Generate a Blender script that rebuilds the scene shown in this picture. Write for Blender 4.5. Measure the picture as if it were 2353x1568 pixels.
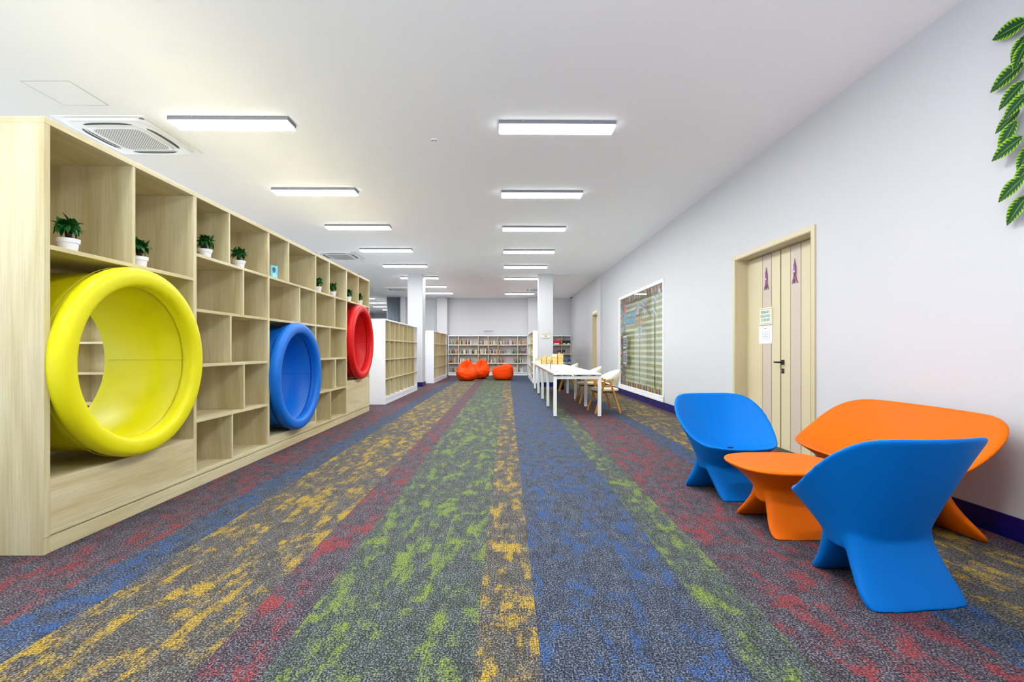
import bpy, bmesh, math, random
from mathutils import Vector, Matrix, noise as mn
R = math.radians
PI = math.pi
for o in list(bpy.data.objects): bpy.data.objects.remove(o)
C = bpy.context.scene.collection
SC = bpy.context.scene

# ------------------------------------------------------------------ camera
CH = 1.15                       # camera height
cam_d = bpy.data.cameras.new('camera')
cam = bpy.data.objects.new('camera', cam_d)
C.objects.link(cam)
cam.location = (0, 0, CH)
cam.rotation_euler = (R(90), 0, 0)
cam_d.sensor_width = 36.0
cam_d.sensor_fit = 'HORIZONTAL'
cam_d.lens = 36.0 * 1110 / 2353
cam_d.shift_x = 11.5 / 2353
cam_d.shift_y = 20.0 / 2353
cam_d.clip_start = 0.05
cam_d.clip_end = 200
SC.camera = cam

# ------------------------------------------------------------------ world (daylight plus added fill from below, through the open end and side) and exposure
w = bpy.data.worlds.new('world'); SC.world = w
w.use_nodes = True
SKY_UP, FILL_DOWN = 0.4, 2.3     # hazy sky above the horizon, below it brighter fill added to lift the ceiling
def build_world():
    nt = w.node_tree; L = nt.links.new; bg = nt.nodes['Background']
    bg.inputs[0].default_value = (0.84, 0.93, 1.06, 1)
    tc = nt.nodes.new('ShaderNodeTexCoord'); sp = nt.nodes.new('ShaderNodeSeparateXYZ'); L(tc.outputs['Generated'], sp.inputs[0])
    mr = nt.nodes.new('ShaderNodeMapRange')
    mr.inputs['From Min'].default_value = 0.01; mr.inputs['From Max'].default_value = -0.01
    mr.inputs['To Min'].default_value = SKY_UP; mr.inputs['To Max'].default_value = FILL_DOWN
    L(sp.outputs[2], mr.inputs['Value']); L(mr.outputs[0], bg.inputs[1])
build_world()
SC.view_settings.view_transform = 'Standard'
SC.view_settings.look = 'None'
SC.view_settings.gamma = 1
SC.view_settings.exposure = 0.52
SC.view_settings.use_curve_mapping = False
LAMP = 64.0                     # radiance of the ceiling light diffusers
SC.cycles.max_bounces = 12
SC.cycles.diffuse_bounces = 8

# ------------------------------------------------------------------ material helpers
def srgb(r, g, b):
    f = lambda c: (c/255/12.92) if c/255 <= 0.04045 else ((c/255+0.055)/1.055)**2.4
    return (f(r), f(g), f(b), 1)

def mat(name, col, rough=0.5, metal=0.0, spec=0.5, bump=None, emit=None, var=None, coat=0, trans=0, alpha=None):
    m = bpy.data.materials.new(name); m.use_nodes = True
    nt = m.node_tree; b = nt.nodes['Principled BSDF']
    b.inputs['Base Color'].default_value = col
    b.inputs['Roughness'].default_value = rough
    b.inputs['Metallic'].default_value = metal
    b.inputs['Specular IOR Level'].default_value = spec
    if coat: b.inputs['Coat Weight'].default_value = coat
    if trans: b.inputs['Transmission Weight'].default_value = trans
    if emit:
        b.inputs['Emission Color'].default_value = emit[0]
        b.inputs['Emission Strength'].default_value = emit[1]
    tc = None
    if bump or var:
        tc = nt.nodes.new('ShaderNodeTexCoord')
    if var:   # (scale, amount)
        n = nt.nodes.new('ShaderNodeTexNoise'); n.inputs['Scale'].default_value = var[0]; n.inputs['Detail'].default_value = 3
        nt.links.new(tc.outputs['Object'], n.inputs['Vector'])
        mx = nt.nodes.new('ShaderNodeMix'); mx.data_type = 'RGBA'
        k = 1 - var[1]
        mx.inputs[6].default_value = (col[0]*k, col[1]*k, col[2]*k, 1)
        k = 1 + var[1]
        mx.inputs[7].default_value = (min(col[0]*k, 1), min(col[1]*k, 1), min(col[2]*k, 1), 1)
        nt.links.new(n.outputs['Fac'], mx.inputs[0]); nt.links.new(mx.outputs[2], b.inputs['Base Color'])
    if bump:  # (scale, strength)
        n = nt.nodes.new('ShaderNodeTexNoise'); n.inputs['Scale'].default_value = bump[0]; n.inputs['Detail'].default_value = 4
        nt.links.new(tc.outputs['Object'], n.inputs['Vector'])
        bp = nt.nodes.new('ShaderNodeBump'); bp.inputs['Strength'].default_value = bump[1]; bp.inputs['Distance'].default_value = 0.01
        nt.links.new(n.outputs['Fac'], bp.inputs['Height']); nt.links.new(bp.outputs[0], b.inputs['Normal'])
    return m

def wood(name, c1, c2, axis, rough=0.45, fine=1.0):
    """laminated oak: long streaks along the given axis"""
    m = bpy.data.materials.new(name); m.use_nodes = True
    nt = m.node_tree; b = nt.nodes['Principled BSDF']; L = nt.links.new
    b.inputs['Roughness'].default_value = rough
    tc = nt.nodes.new('ShaderNodeTexCoord')
    def layer(sc_long, sc_cross, detail, dist=0):
        mp = nt.nodes.new('ShaderNodeMapping')
        s = [sc_cross]*3; s[axis] = sc_long
        mp.inputs['Scale'].default_value = s
        L(tc.outputs['Object'], mp.inputs['Vector'])
        n = nt.nodes.new('ShaderNodeTexNoise'); n.inputs['Scale'].default_value = 1; n.inputs['Detail'].default_value = detail
        n.inputs['Distortion'].default_value = dist
        L(mp.outputs[0], n.inputs['Vector'])
        return n.outputs['Fac']
    a = layer(0.7, 7*fine, 5, 0.5)
    f = layer(3.0, 110*fine, 3)
    r = nt.nodes.new('ShaderNodeValToRGB')
    r.color_ramp.elements[0].position = 0.34; r.color_ramp.elements[0].color = c2
    r.color_ramp.elements[1].position = 0.60; r.color_ramp.elements[1].color = c1
    L(a, r.inputs[0])
    r2 = nt.nodes.new('ShaderNodeValToRGB')
    r2.color_ramp.elements[0].position = 0.34; r2.color_ramp.elements[0].color = (0.86, 0.855, 0.83, 1)
    r2.color_ramp.elements[1].position = 0.58; r2.color_ramp.elements[1].color = (1, 1, 1, 1)
    L(f, r2.inputs[0])
    mx = nt.nodes.new('ShaderNodeMix'); mx.data_type = 'RGBA'; mx.blend_type = 'MULTIPLY'; mx.inputs[0].default_value = 0.85
    L(r.outputs[0], mx.inputs[6]); L(r2.outputs[0], mx.inputs[7])
    L(mx.outputs[2], b.inputs['Base Color'])
    bp = nt.nodes.new('ShaderNodeBump'); bp.inputs['Strength'].default_value = 0.12; bp.inputs['Distance'].default_value = 0.003
    L(f, bp.inputs['Height']); L(bp.outputs[0], b.inputs['Normal'])
    return m

OAK1, OAK2 = srgb(217, 206, 166), srgb(196, 180, 132)
M = {}
M['oak_v'] = wood('oak_vertical', OAK1, OAK2, 2)
M['oak_y'] = wood('oak_along', OAK1, OAK2, 1)
M['oak_x'] = wood('oak_cross', OAK1, OAK2, 0)
M['wall'] = mat('wall_paint', srgb(197, 197, 199), 0.75, bump=(180, 0.04))
M['ceil'] = mat('ceiling_paint', srgb(251, 251, 251), 0.85, bump=(120, 0.03))
M['base'] = mat('navy_baseboard', srgb(6, 8, 92), 0.35, var=(6, 0.1))
M['white'] = mat('white_laminate', srgb(238, 239, 244), 0.35, var=(3, 0.015))
M['trim'] = mat('white_trim', srgb(240, 240, 244), 0.35, var=(4, 0.01))
M['plast_w'] = mat('white_plastic', srgb(236, 237, 236), 0.35, var=(5, 0.01))
M['blackp'] = mat('black_plastic', srgb(22, 22, 24), 0.4, var=(20, 0.1))
M['darkslot'] = mat('dark_slot', srgb(60, 58, 52), 0.7, var=(9, 0.2))
M['greym'] = mat('grey_metal', srgb(120, 122, 128), 0.35, metal=0.6, var=(10, 0.05))
M['lampedge'] = mat('lamp_diffuser_edge', srgb(240, 240, 240), 0.5, emit=((0.965, 0.995, 1.01, 1), LAMP*0.06))
M['fixt'] = mat('fixture_grey', srgb(125, 126, 132), 0.5, var=(8, 0.05))
M['chrome'] = mat('chrome', srgb(190, 192, 196), 0.15, metal=1.0, var=(10, 0.03))
M['pot'] = mat('white_pot', srgb(238, 238, 240), 0.35, var=(20, 0.02))
M['trunk'] = mat('dark_trunk', srgb(52, 32, 22), 0.8, bump=(60, 0.6), var=(40, 0.3))
M['soil'] = mat('soil', srgb(45, 32, 24), 0.9, bump=(90, 0.8), var=(60, 0.3))
M['page'] = mat('book_pages', srgb(226, 212, 168), 0.8, var=(200, 0.12))
M['lamp'] = mat('lamp_diffuser', srgb(255, 255, 255), 0.5, emit=((0.965, 0.995, 1.01, 1), LAMP))
M['blue'] = mat('blue_plastic', srgb(0, 108, 192), 0.5, spec=0.10, bump=(260, 0.06), var=(4, 0.03))
M['orange'] = mat('orange_plastic', srgb(220, 100, 2), 0.5, spec=0.10, bump=(260, 0.06), var=(4, 0.03))
M['hole'] = mat('navy_hole', srgb(8, 24, 90), 0.6, var=(9, 0.1))
M['yvinyl'] = mat('yellow_vinyl', srgb(222, 214, 4), 0.45, spec=0.3, bump=(22, 0.10), var=(5, 0.03))
M['yseam'] = mat('yellow_seam', srgb(178, 170, 14), 0.55, var=(60, 0.2))
M['bvinyl'] = mat('blue_vinyl', srgb(0, 104, 200), 0.45, spec=0.3, bump=(22, 0.10), var=(5, 0.03))
M['bseam'] = mat('blue_seam', srgb(4, 66, 150), 0.55, var=(60, 0.2))
M['rvinyl'] = mat('red_vinyl', srgb(210, 6, 10), 0.45, spec=0.3, bump=(22, 0.10), var=(5, 0.03))
M['rseam'] = mat('red_seam', srgb(140, 6, 12), 0.55, var=(60, 0.2))
M['bean'] = mat('orange_red_fabric', srgb(236, 68, 2), 0.6, spec=0.12, bump=(30, 0.25), var=(8, 0.05))
M['door'] = mat('door_beige', srgb(206, 194, 158), 0.5, bump=(300, 0.05), var=(90, 0.03))
M['doorframe'] = mat('door_frame_beige', srgb(200, 187, 150), 0.45, bump=(300, 0.04), var=(90, 0.03))
M['doorstrip'] = mat('door_strip_taupe', srgb(194, 180, 164), 0.5, bump=(300, 0.05), var=(90, 0.03))
M['seam'] = mat('door_seam', srgb(138, 124, 92), 0.7, var=(40, 0.1))
M['cream'] = mat('cream_upholstery', srgb(236, 228, 200), 0.6, bump=(160, 0.08), var=(6, 0.03))
M['chairwood'] = wood('amber_wood', srgb(214, 150, 48), srgb(184, 118, 26), 2, fine=2)
M['tabletop'] = mat('white_tabletop', srgb(236, 240, 244), 0.22, var=(3, 0.01))
M['tedge'] = mat('salmon_edge', srgb(214, 140, 118), 0.5, var=(20, 0.05))
M['tleg'] = mat('white_metal_leg', srgb(236, 238, 236), 0.35, var=(6, 0.01))
M['backgrey'] = mat('shelf_back_grey', srgb(206, 204, 212), 0.6, var=(3, 0.02))
M['curtain'] = None
M['paper'] = mat('paper_white', srgb(238, 240, 246), 0.7, var=(30, 0.02))
M['cream_frame'] = mat('sign_cream', srgb(232, 226, 200), 0.6, var=(30, 0.03))
M['ink'] = mat('ink_grey', srgb(96, 104, 124), 0.7, var=(60, 0.1))
M['teal'] = mat('ink_teal', srgb(108, 160, 170), 0.7, var=(60, 0.2))
M['purple'] = mat('purple_foil', srgb(118, 32, 120), 0.35, var=(60, 0.3))
M['redfoil'] = mat('red_foil', srgb(176, 52, 40), 0.35, var=(60, 0.3))
M['bluefoil'] = mat('blue_foil', srgb(60, 48, 150), 0.35, var=(60, 0.3))
M['acryl'] = mat('clear_acrylic', (1, 1, 1, 1), 0.03, trans=1.0)
M['seamline'] = mat('panel_seam', srgb(188, 188, 184), 0.8, var=(9, 0.05))

# glass of the display window: thin clear pane with mirror reflections
def glass_mat():
    m = bpy.data.materials.new('window_glass'); m.use_nodes = True
    nt = m.node_tree; nt.nodes.remove(nt.nodes['Principled BSDF'])
    out = nt.nodes['Material Output']
    t = nt.nodes.new('ShaderNodeBsdfTransparent'); t.inputs[0].default_value = (0.93, 0.95, 0.94, 1)
    g = nt.nodes.new('ShaderNodeBsdfGlossy'); g.inputs['Roughness'].default_value = 0.01
    lw = nt.nodes.new('ShaderNodeLayerWeight'); lw.inputs[0].default_value = 0.5
    pw = nt.nodes.new('ShaderNodeMath'); pw.operation = 'POWER'; pw.inputs[1].default_value = 5
    ml = nt.nodes.new('ShaderNodeMath'); ml.operation = 'MULTIPLY_ADD'; ml.inputs[1].default_value = 0.75; ml.inputs[2].default_value = 0.025
    nt.links.new(lw.outputs['Facing'], pw.inputs[0]); nt.links.new(pw.outputs[0], ml.inputs[0])
    mx = nt.nodes.new('ShaderNodeMixShader')
    nt.links.new(ml.outputs[0], mx.inputs[0]); nt.links.new(t.outputs[0], mx.inputs[1]); nt.links.new(g.outputs[0], mx.inputs[2])
    nt.links.new(mx.outputs[0], out.inputs[0])
    return m
M['glass'] = glass_mat()

# striped materials made from one object-space axis
def stripe_mat(name, c1, c2, axis, period, duty, rough=0.7):
    m = bpy.data.materials.new(name); m.use_nodes = True
    nt = m.node_tree; b = nt.nodes['Principled BSDF']; L = nt.links.new
    b.inputs['Roughness'].default_value = rough
    tc = nt.nodes.new('ShaderNodeTexCoord'); s = nt.nodes.new('ShaderNodeSeparateXYZ'); L(tc.outputs['Object'], s.inputs[0])
    d = nt.nodes.new('ShaderNodeMath'); d.operation = 'DIVIDE'; d.inputs[1].default_value = period; L(s.outputs[axis], d.inputs[0])
    f = nt.nodes.new('ShaderNodeMath'); f.operation = 'FRACT'; L(d.outputs[0], f.inputs[0])
    g = nt.nodes.new('ShaderNodeMath'); g.operation = 'GREATER_THAN'; g.inputs[1].default_value = duty; L(f.outputs[0], g.inputs[0])
    mx = nt.nodes.new('ShaderNodeMix'); mx.data_type = 'RGBA'; mx.inputs[6].default_value = c1; mx.inputs[7].default_value = c2
    L(g.outputs[0], mx.inputs[0]); L(mx.outputs[2], b.inputs['Base Color'])
    return m
M['blind'] = stripe_mat('zebra_blind', srgb(172, 166, 120), srgb(214, 220, 204), 2, 0.128, 0.58)

def curtain_mat():
    m = bpy.data.materials.new('grey_curtain'); m.use_nodes = True
    nt = m.node_tree; b = nt.nodes['Principled BSDF']; L = nt.links.new
    b.inputs['Roughness'].default_value = 0.85
    tc = nt.nodes.new('ShaderNodeTexCoord'); mp = nt.nodes.new('ShaderNodeMapping'); mp.inputs['Scale'].default_value = (14, 14, 0.4)
    n = nt.nodes.new('ShaderNodeTexNoise'); n.inputs['Scale'].default_value = 1
    L(tc.outputs['Object'], mp.inputs[0]); L(mp.outputs[0], n.inputs[0])
    r = nt.nodes.new('ShaderNodeValToRGB'); r.color_ramp.elements[0].color = srgb(128, 140, 150); r.color_ramp.elements[1].color = srgb(172, 180, 186)
    L(n.outputs['Fac'], r.inputs[0]); L(r.outputs[0], b.inputs['Base Color'])
    return m
M['curtain'] = curtain_mat()

def leaf_mat(name, dark, edge, edge_w=0.62):
    """leaf with a pale serrated margin; UV: u across 0..1, v along 0..1"""
    m = bpy.data.materials.new(name); m.use_nodes = True
    nt = m.node_tree; b = nt.nodes['Principled BSDF']; L = nt.links.new
    b.inputs['Roughness'].default_value = 0.45; b.inputs['Specular IOR Level'].default_value = 0.2
    tc = nt.nodes.new('ShaderNodeTexCoord'); s = nt.nodes.new('ShaderNodeSeparateXYZ'); L(tc.outputs['UV'], s.inputs[0])
    def mth(op, a, bb=None):
        n = nt.nodes.new('ShaderNodeMath'); n.operation = op
        if isinstance(a, (int, float)): n.inputs[0].default_value = a
        else: L(a, n.inputs[0])
        if bb is not None:
            if isinstance(bb, (int, float)): n.inputs[1].default_value = bb
            else: L(bb, n.inputs[1])
        return n.outputs[0]
    d = mth('ABSOLUTE', mth('SUBTRACT', mth('MULTIPLY', s.outputs[0], 2), 1))
    ph = mth('ADD', mth('MULTIPLY', s.outputs[1], 62), mth('MULTIPLY', d, -7))
    sw = mth('MULTIPLY', mth('SINE', ph), 0.20)
    nz = nt.nodes.new('ShaderNodeTexNoise'); nz.inputs['Scale'].default_value = 9; L(tc.outputs['UV'], nz.inputs[0])
    e = mth('ADD', mth('ADD', d, sw), mth('MULTIPLY', mth('SUBTRACT', nz.outputs['Fac'], 0.5), 0.5))
    r = nt.nodes.new('ShaderNodeValToRGB')
    r.color_ramp.elements[0].position = edge_w; r.color_ramp.elements[0].color = dark
    r.color_ramp.elements[1].position = min(edge_w + 0.38, 1); r.color_ramp.elements[1].color = edge
    L(e, r.inputs[0])
    vein = mth('LESS_THAN', d, 0.06)
    mx = nt.nodes.new('ShaderNodeMix'); mx.data_type = 'RGBA'; L(mth('MULTIPLY', vein, 0.4), mx.inputs[0]); L(r.outputs[0], mx.inputs[6]); mx.inputs[7].default_value = edge
    L(mx.outputs[2], b.inputs['Base Color'])
    return m
M['vine_leaf'] = leaf_mat('vine_leaf', srgb(2, 60, 22), srgb(140, 190, 14), 0.60)
M['plant_leaf'] = leaf_mat('plant_leaf', srgb(20, 84, 30), srgb(58, 122, 40), 0.80)
M['stem'] = mat('green_stem', srgb(58, 96, 40), 0.6, var=(40, 0.2))

def grille_mat():
    m = bpy.data.materials.new('perforated_grille'); m.use_nodes = True
    nt = m.node_tree; b = nt.nodes['Principled BSDF']; L = nt.links.new
    b.inputs['Roughness'].default_value = 0.5
    tc = nt.nodes.new('ShaderNodeTexCoord'); mp = nt.nodes.new('ShaderNodeMapping'); mp.inputs['Rotation'].default_value = (0, 0, R(45))
    L(tc.outputs['Object'], mp.inputs[0])
    v = nt.nodes.new('ShaderNodeTexVoronoi'); v.inputs['Scale'].default_value = 52; v.inputs['Randomness'].default_value = 0.0
    v.voronoi_dimensions = '2D'
    L(mp.outputs[0], v.inputs['Vector'])
    lt = nt.nodes.new('ShaderNodeMath'); lt.operation = 'LESS_THAN'; lt.inputs[1].default_value = 0.37
    L(v.outputs['Distance'], lt.inputs[0])
    mx = nt.nodes.new('ShaderNodeMix'); mx.data_type = 'RGBA'; mx.inputs[6].default_value = srgb(226, 226, 220); mx.inputs[7].default_value = srgb(96, 92, 84)
    L(lt.outputs[0], mx.inputs[0]); L(mx.outputs[2], b.inputs['Base Color'])
    return m
M['grille'] = grille_mat()

# ------------------------------------------------------------------ carpet
def carpet_mat():
    m = bpy.data.materials.new('carpet_planks'); m.use_nodes = True
    nt = m.node_tree; b = nt.nodes['Principled BSDF']; L = nt.links.new
    b.inputs['Roughness'].default_value = 0.95; b.inputs['Specular IOR Level'].default_value = 0.15
    def node(t, **k):
        n = nt.nodes.new(t)
        for a, v in k.items(): setattr(n, a, v)
        return n
    def mth(op, a, bb=None, c=None):
        n = node('ShaderNodeMath', operation=op)
        for i, q in enumerate((a, bb, c)):
            if q is None: continue
            if isinstance(q, (int, float)): n.inputs[i].default_value = q
            else: L(q, n.inputs[i])
        return n.outputs[0]
    def ramp(x, stops):
        r = node('ShaderNodeValToRGB'); e = r.color_ramp.elements
        while len(e) < len(stops): e.new(0.5)
        for i, (p, c) in enumerate(stops): e[i].position = p; e[i].color = c
        L(x, r.inputs[0]); return r
    def mix(f, a, bb, blend='MIX'):
        n = node('ShaderNodeMix', data_type='RGBA', blend_type=blend)
        for i, q in ((0, f), (6, a), (7, bb)):
            if isinstance(q, (int, float)): n.inputs[i].default_value = q
            elif isinstance(q, tuple): n.inputs[i].default_value = q
            else: L(q, n.inputs[i])
        return n.outputs[2]
    tc = node('ShaderNodeTexCoord'); sp = node('ShaderNodeSeparateXYZ'); L(tc.outputs['Object'], sp.inputs[0])
    X, Y = sp.outputs[0], sp.outputs[1]
    W = 0.247
    idx = mth('FLOOR', mth('DIVIDE', mth('ADD', X, 0.123), W))        # plank number
    YE, BL, GR, RE = srgb(184, 152, 48), srgb(54, 90, 142), srgb(126, 146, 60), srgb(148, 60, 60)
    seq = {0: YE, 1: BL, 2: BL, 3: BL, 4: GR, 5: RE, 6: RE, 7: RE, 8: BL, 9: YE, 10: YE, 11: YE, 12: RE, 13: GR, 14: GR, 15: GR}
    f = mth('DIVIDE', mth('ADD', mth('MODULO', mth('ADD', idx, 160), 16), 0.5), 16)   # period 16 planks
    # visible run on the left: -1..-3 green, -4 red, -5..-7 yellow, -8 blue, -9..-11 red
    per = [YE, BL, BL, BL, GR, RE, RE, RE, BL, YE, YE, YE, RE, GR, GR, GR]
    r = node('ShaderNodeValToRGB'); r.color_ramp.interpolation = 'CONSTANT'; e = r.color_ramp.elements
    while len(e) < 16: e.new(0.99)
    for i in range(16): e[i].position = i/16; e[i].color = per[i]
    L(f, r.inputs[0]); accent = r.outputs[0]
    # accent blotches, cut per plank (offset by the plank number) and pixelated like tufts
    def quant(v, s): return mth('MULTIPLY', mth('FLOOR', mth('DIVIDE', v, s)), s)
    def comb(x, y, z):
        c = node('ShaderNodeCombineXYZ')
        for i, q in enumerate((x, y, z)):
            if isinstance(q, (int, float)): c.inputs[i].default_value = q
            else: L(q, c.inputs[i])
        return c.outputs[0]
    plank_y = mth('FLOOR', mth('ADD', Y, mth('MULTIPLY', idx, 0.37)))
    seed = mth('ADD', mth('MULTIPLY', idx, 7.31), mth('MULTIPLY', plank_y, 3.17))
    def noise(vec, scale, detail=2, rough=0.5):
        n = node('ShaderNodeTexNoise'); n.inputs['Scale'].default_value = scale; n.inputs['Detail'].default_value = detail
        n.inputs['Roughness'].default_value = rough
        L(vec, n.inputs['Vector']); return n.outputs['Fac']
    xq, yq = quant(X, 0.008), quant(Y, 0.012)
    blot = noise(comb(xq, mth('MULTIPLY', yq, 0.36), seed), 9.5, 4, 0.68)
    blk = noise(comb(quant(X, 0.030), mth('MULTIPLY', quant(Y, 0.055), 0.5), seed), 17.0, 2, 0.6)
    sm = noise(comb(xq, mth('MULTIPLY', yq, 0.7), 5.0), 60, 2, 0.7)
    v = mth('ADD', mth('ADD', mth('MULTIPLY', blot, 0.60), mth('MULTIPLY', blk, 0.34)), mth('MULTIPLY', sm, 0.26))
    mask = ramp(v, [(0.605, (0, 0, 0, 1)), (0.69, (1, 1, 1, 1))]).outputs[0]
    # charcoal, slate and pale grey yarns
    y1 = noise(comb(X, mth('MULTIPLY', Y, 0.75), 2.0), 150, 2, 0.6)
    y2 = noise(comb(xq, mth('MULTIPLY', yq, 0.6), 9.0), 14, 3, 0.6)
    y3 = noise(comb(mth('MULTIPLY', X, 1.6), mth('MULTIPLY', Y, 0.22), 4.0), 60, 2, 0.6)
    g = mth('ADD', mth('ADD', mth('MULTIPLY', y1, 0.80), mth('MULTIPLY', y3, 0.16)), mth('MULTIPLY', y2, 0.14))
    base = ramp(g, [(0.42, srgb(13, 14, 17)), (0.515, srgb(36, 38, 44)), (0.58, srgb(68, 72, 80)), (0.68, srgb(120, 124, 133))]).outputs[0]
    tint = mix(0.05, base, accent)
    # rows of loops
    rowy = mth('SINE', mth('MULTIPLY', Y, 2*PI/0.0125)); rowx = mth('SINE', mth('MULTIPLY', X, 2*PI/0.010))
    loops = mth('MULTIPLY', mth('ADD', rowy, rowx), 0.5)
    sh = mth('ADD', mth('MULTIPLY', loops, 0.07), y1)
    dk = mix(0.22, srgb(26, 26, 32), accent)
    yarn = mix(ramp(sh, [(0.40, (0, 0, 0, 1)), (0.56, (1, 1, 1, 1))]).outputs[0], dk, accent)
    col = mix(mth('MULTIPLY', mask, 0.82), tint, yarn)
    L(col, b.inputs['Base Color'])
    bp = node('ShaderNodeBump'); bp.inputs['Strength'].default_value = 0.6; bp.inputs['Distance'].default_value = 0.006
    L(sh, bp.inputs['Height']); L(bp.outputs[0], b.inputs['Normal'])
    return m
M['carpet'] = carpet_mat()

# ------------------------------------------------------------------ object helpers
def tag(o, label=None, cat=None, group=None, kind=None):
    if label: o['label'] = label
    if cat: o['category'] = cat
    if group: o['group'] = group
    if kind: o['kind'] = kind
    return o

def thing(name, label, cat, loc=(0, 0, 0), rotz=0, group=None):
    o = bpy.data.objects.new(name, None); C.objects.link(o)
    o.empty_display_size = 0.1
    o.location = loc; o.rotation_euler = (0, 0, rotz)
    return tag(o, label, cat, group)

def mesh_obj(name, bm, m, parent=None, smooth=False, loc=None, rotz=None, angle=None):
    me = bpy.data.meshes.new(name)
    bmesh.ops.recalc_face_normals(bm, faces=bm.faces)
    bm.to_mesh(me); bm.free()
    if isinstance(m, (list, tuple)):
        for q in m: me.materials.append(q)
    else: me.materials.append(m)
    if smooth:
        me.polygons.foreach_set('use_smooth', [True]*len(me.polygons))
        if angle: me.set_sharp_from_angle(angle=R(angle))
    o = bpy.data.objects.new(name, me); C.objects.link(o)
    if parent is not None: o.parent = parent
    if loc is not None: o.location = loc
    if rotz is not None: o.rotation_euler = (0, 0, rotz)
    return o

def box(bm, x0, x1, y0, y1, z0, z1, bev=0.0, mi=0, seg=1):
    vs = [bm.verts.new(p) for p in ((x0,y0,z0),(x1,y0,z0),(x1,y1,z0),(x0,y1,z0),(x0,y0,z1),(x1,y0,z1),(x1,y1,z1),(x0,y1,z1))]
    fs = [bm.faces.new([vs[i] for i in q]) for q in ((0,3,2,1),(4,5,6,7),(0,1,5,4),(1,2,6,5),(2,3,7,6),(3,0,4,7))]
    for f in fs: f.material_index = mi
    if bev:
        es = list({e for f in fs for e in f.edges})
        r = bmesh.ops.bevel(bm, geom=es, offset=bev, segments=seg, affect='EDGES', profile=0.5)
        for f in r['faces']: f.material_index = mi
    return bm

def B(*a, **k):
    return box(bmesh.new(), *a, **k)

def beam(bm, p, q, w, d, up=Vector((0, 0, 1)), bev=0.0, mi=0):
    """rectangular bar from p to q"""
    p, q = Vector(p), Vector(q); ax = (q-p); L = ax.length; ax.normalize()
    s = ax.cross(up); s.normalize(); t = s.cross(ax)
    n0 = len(bm.verts); bm.verts.ensure_lookup_table()
    tmp = bmesh.new(); box(tmp, -w/2, w/2, -d/2, d/2, 0, L, bev, mi)
    Mx = Matrix((s, t, ax)).transposed().to_4x4(); Mx.translation = p
    tmp.transform(Mx)
    me = bpy.data.meshes.new('t'); tmp.to_mesh(me); tmp.free(); bm.from_mesh(me); bpy.data.meshes.remove(me)
    return bm

def cyl(bm, p, q, r0, r1=None, n=16, cap=True, mi=0):
    if r1 is None: r1 = r0
    p, q = Vector(p), Vector(q); ax = (q-p).normalized()
    up = Vector((0, 0, 1)) if abs(ax.z) < 0.9 else Vector((1, 0, 0))
    s = ax.cross(up).normalized(); t = s.cross(ax)
    a = [bm.verts.new(p + (s*math.cos(2*PI*i/n) + t*math.sin(2*PI*i/n))*r0) for i in range(n)]
    b = [bm.verts.new(q + (s*math.cos(2*PI*i/n) + t*math.sin(2*PI*i/n))*r1) for i in range(n)]
    for i in range(n):
        f = bm.faces.new((a[i], a[(i+1) % n], b[(i+1) % n], b[i])); f.material_index = mi
    if cap:
        f = bm.faces.new(a); f.material_index = mi
        f = bm.faces.new(b); f.material_index = mi
    return bm

def lathe(bm, prof, n=24, mi=0, cap0=True, cap1=True):
    """profile of (r, z) turned about z"""
    rings = [[bm.verts.new((r*math.cos(2*PI*i/n), r*math.sin(2*PI*i/n), z)) for i in range(n)] for r, z in prof]
    for a, b in zip(rings, rings[1:]):
        for i in range(n):
            f = bm.faces.new((a[i], a[(i+1) % n], b[(i+1) % n], b[i])); f.material_index = mi
    if cap0: bm.faces.new(rings[0]).material_index = mi
    if cap1: bm.faces.new(rings[-1]).material_index = mi
    return bm

def loft(bm, rings, closed=False, cap=True):
    rs = [[bm.verts.new(p) for p in r] for r in rings]
    n = len(rs[0])
    pairs = list(zip(rs, rs[1:])) + ([(rs[-1], rs[0])] if closed else [])
    for a, b in pairs:
        for i in range(n): bm.faces.new((a[i], a[(i+1) % n], b[(i+1) % n], b[i]))
    if cap and not closed:
        bm.faces.new(rs[0]); bm.faces.new(rs[-1])
    return bm

def copy_tree(o, parent=None):
    c = o.copy(); C.objects.link(c)
    if parent is not None: c.parent = parent
    for ch in list(o.children): copy_tree(ch, c)
    return c

def text_mesh(s, size, depth=0.002, bold=0.0, spacing=1.0, line=1.0):
    cu = bpy.data.curves.new('t', 'FONT'); cu.body = s; cu.size = size; cu.extrude = depth
    cu.align_x = 'CENTER'; cu.align_y = 'CENTER'; cu.offset = bold; cu.space_character = spacing; cu.space_line = line; cu.resolution_u = 3
    o = bpy.data.objects.new('t', cu); C.objects.link(o)
    bpy.context.view_layer.update()
    me = bpy.data.meshes.new_from_object(o.evaluated_get(bpy.context.evaluated_depsgraph_get()))
    bpy.data.objects.remove(o); bpy.data.curves.remove(cu)
    return me

def text_bm(bm, s, size, mat4, depth=0.002, bold=0.0, mi=0, **k):
    me = text_mesh(s, size, depth, bold, **k)
    me.transform(mat4)
    n = len(bm.faces)
    bm.from_mesh(me); bpy.data.meshes.remove(me)
    bm.faces.ensure_lookup_table()
    for f in bm.faces[n:]: f.material_index = mi
    return bm

# ------------------------------------------------------------------ the setting
H = 3.50
WX, WA = 3.089, 0.009                     # right wall: foot at y=0 and its slight turn
def wr(s, z=0, d=0):                      # a point on the right wall; d goes into the wall
    return (WX - WA*s + d, s, z)
def WL(name, bm, m, parent=None, **k):    # object in right wall coordinates
    o = mesh_obj(name, bm, m, parent, **k)
    if parent is None: o.location = (WX, 0, 0); o.rotation_euler = (0, 0, WA)
    return o

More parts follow.
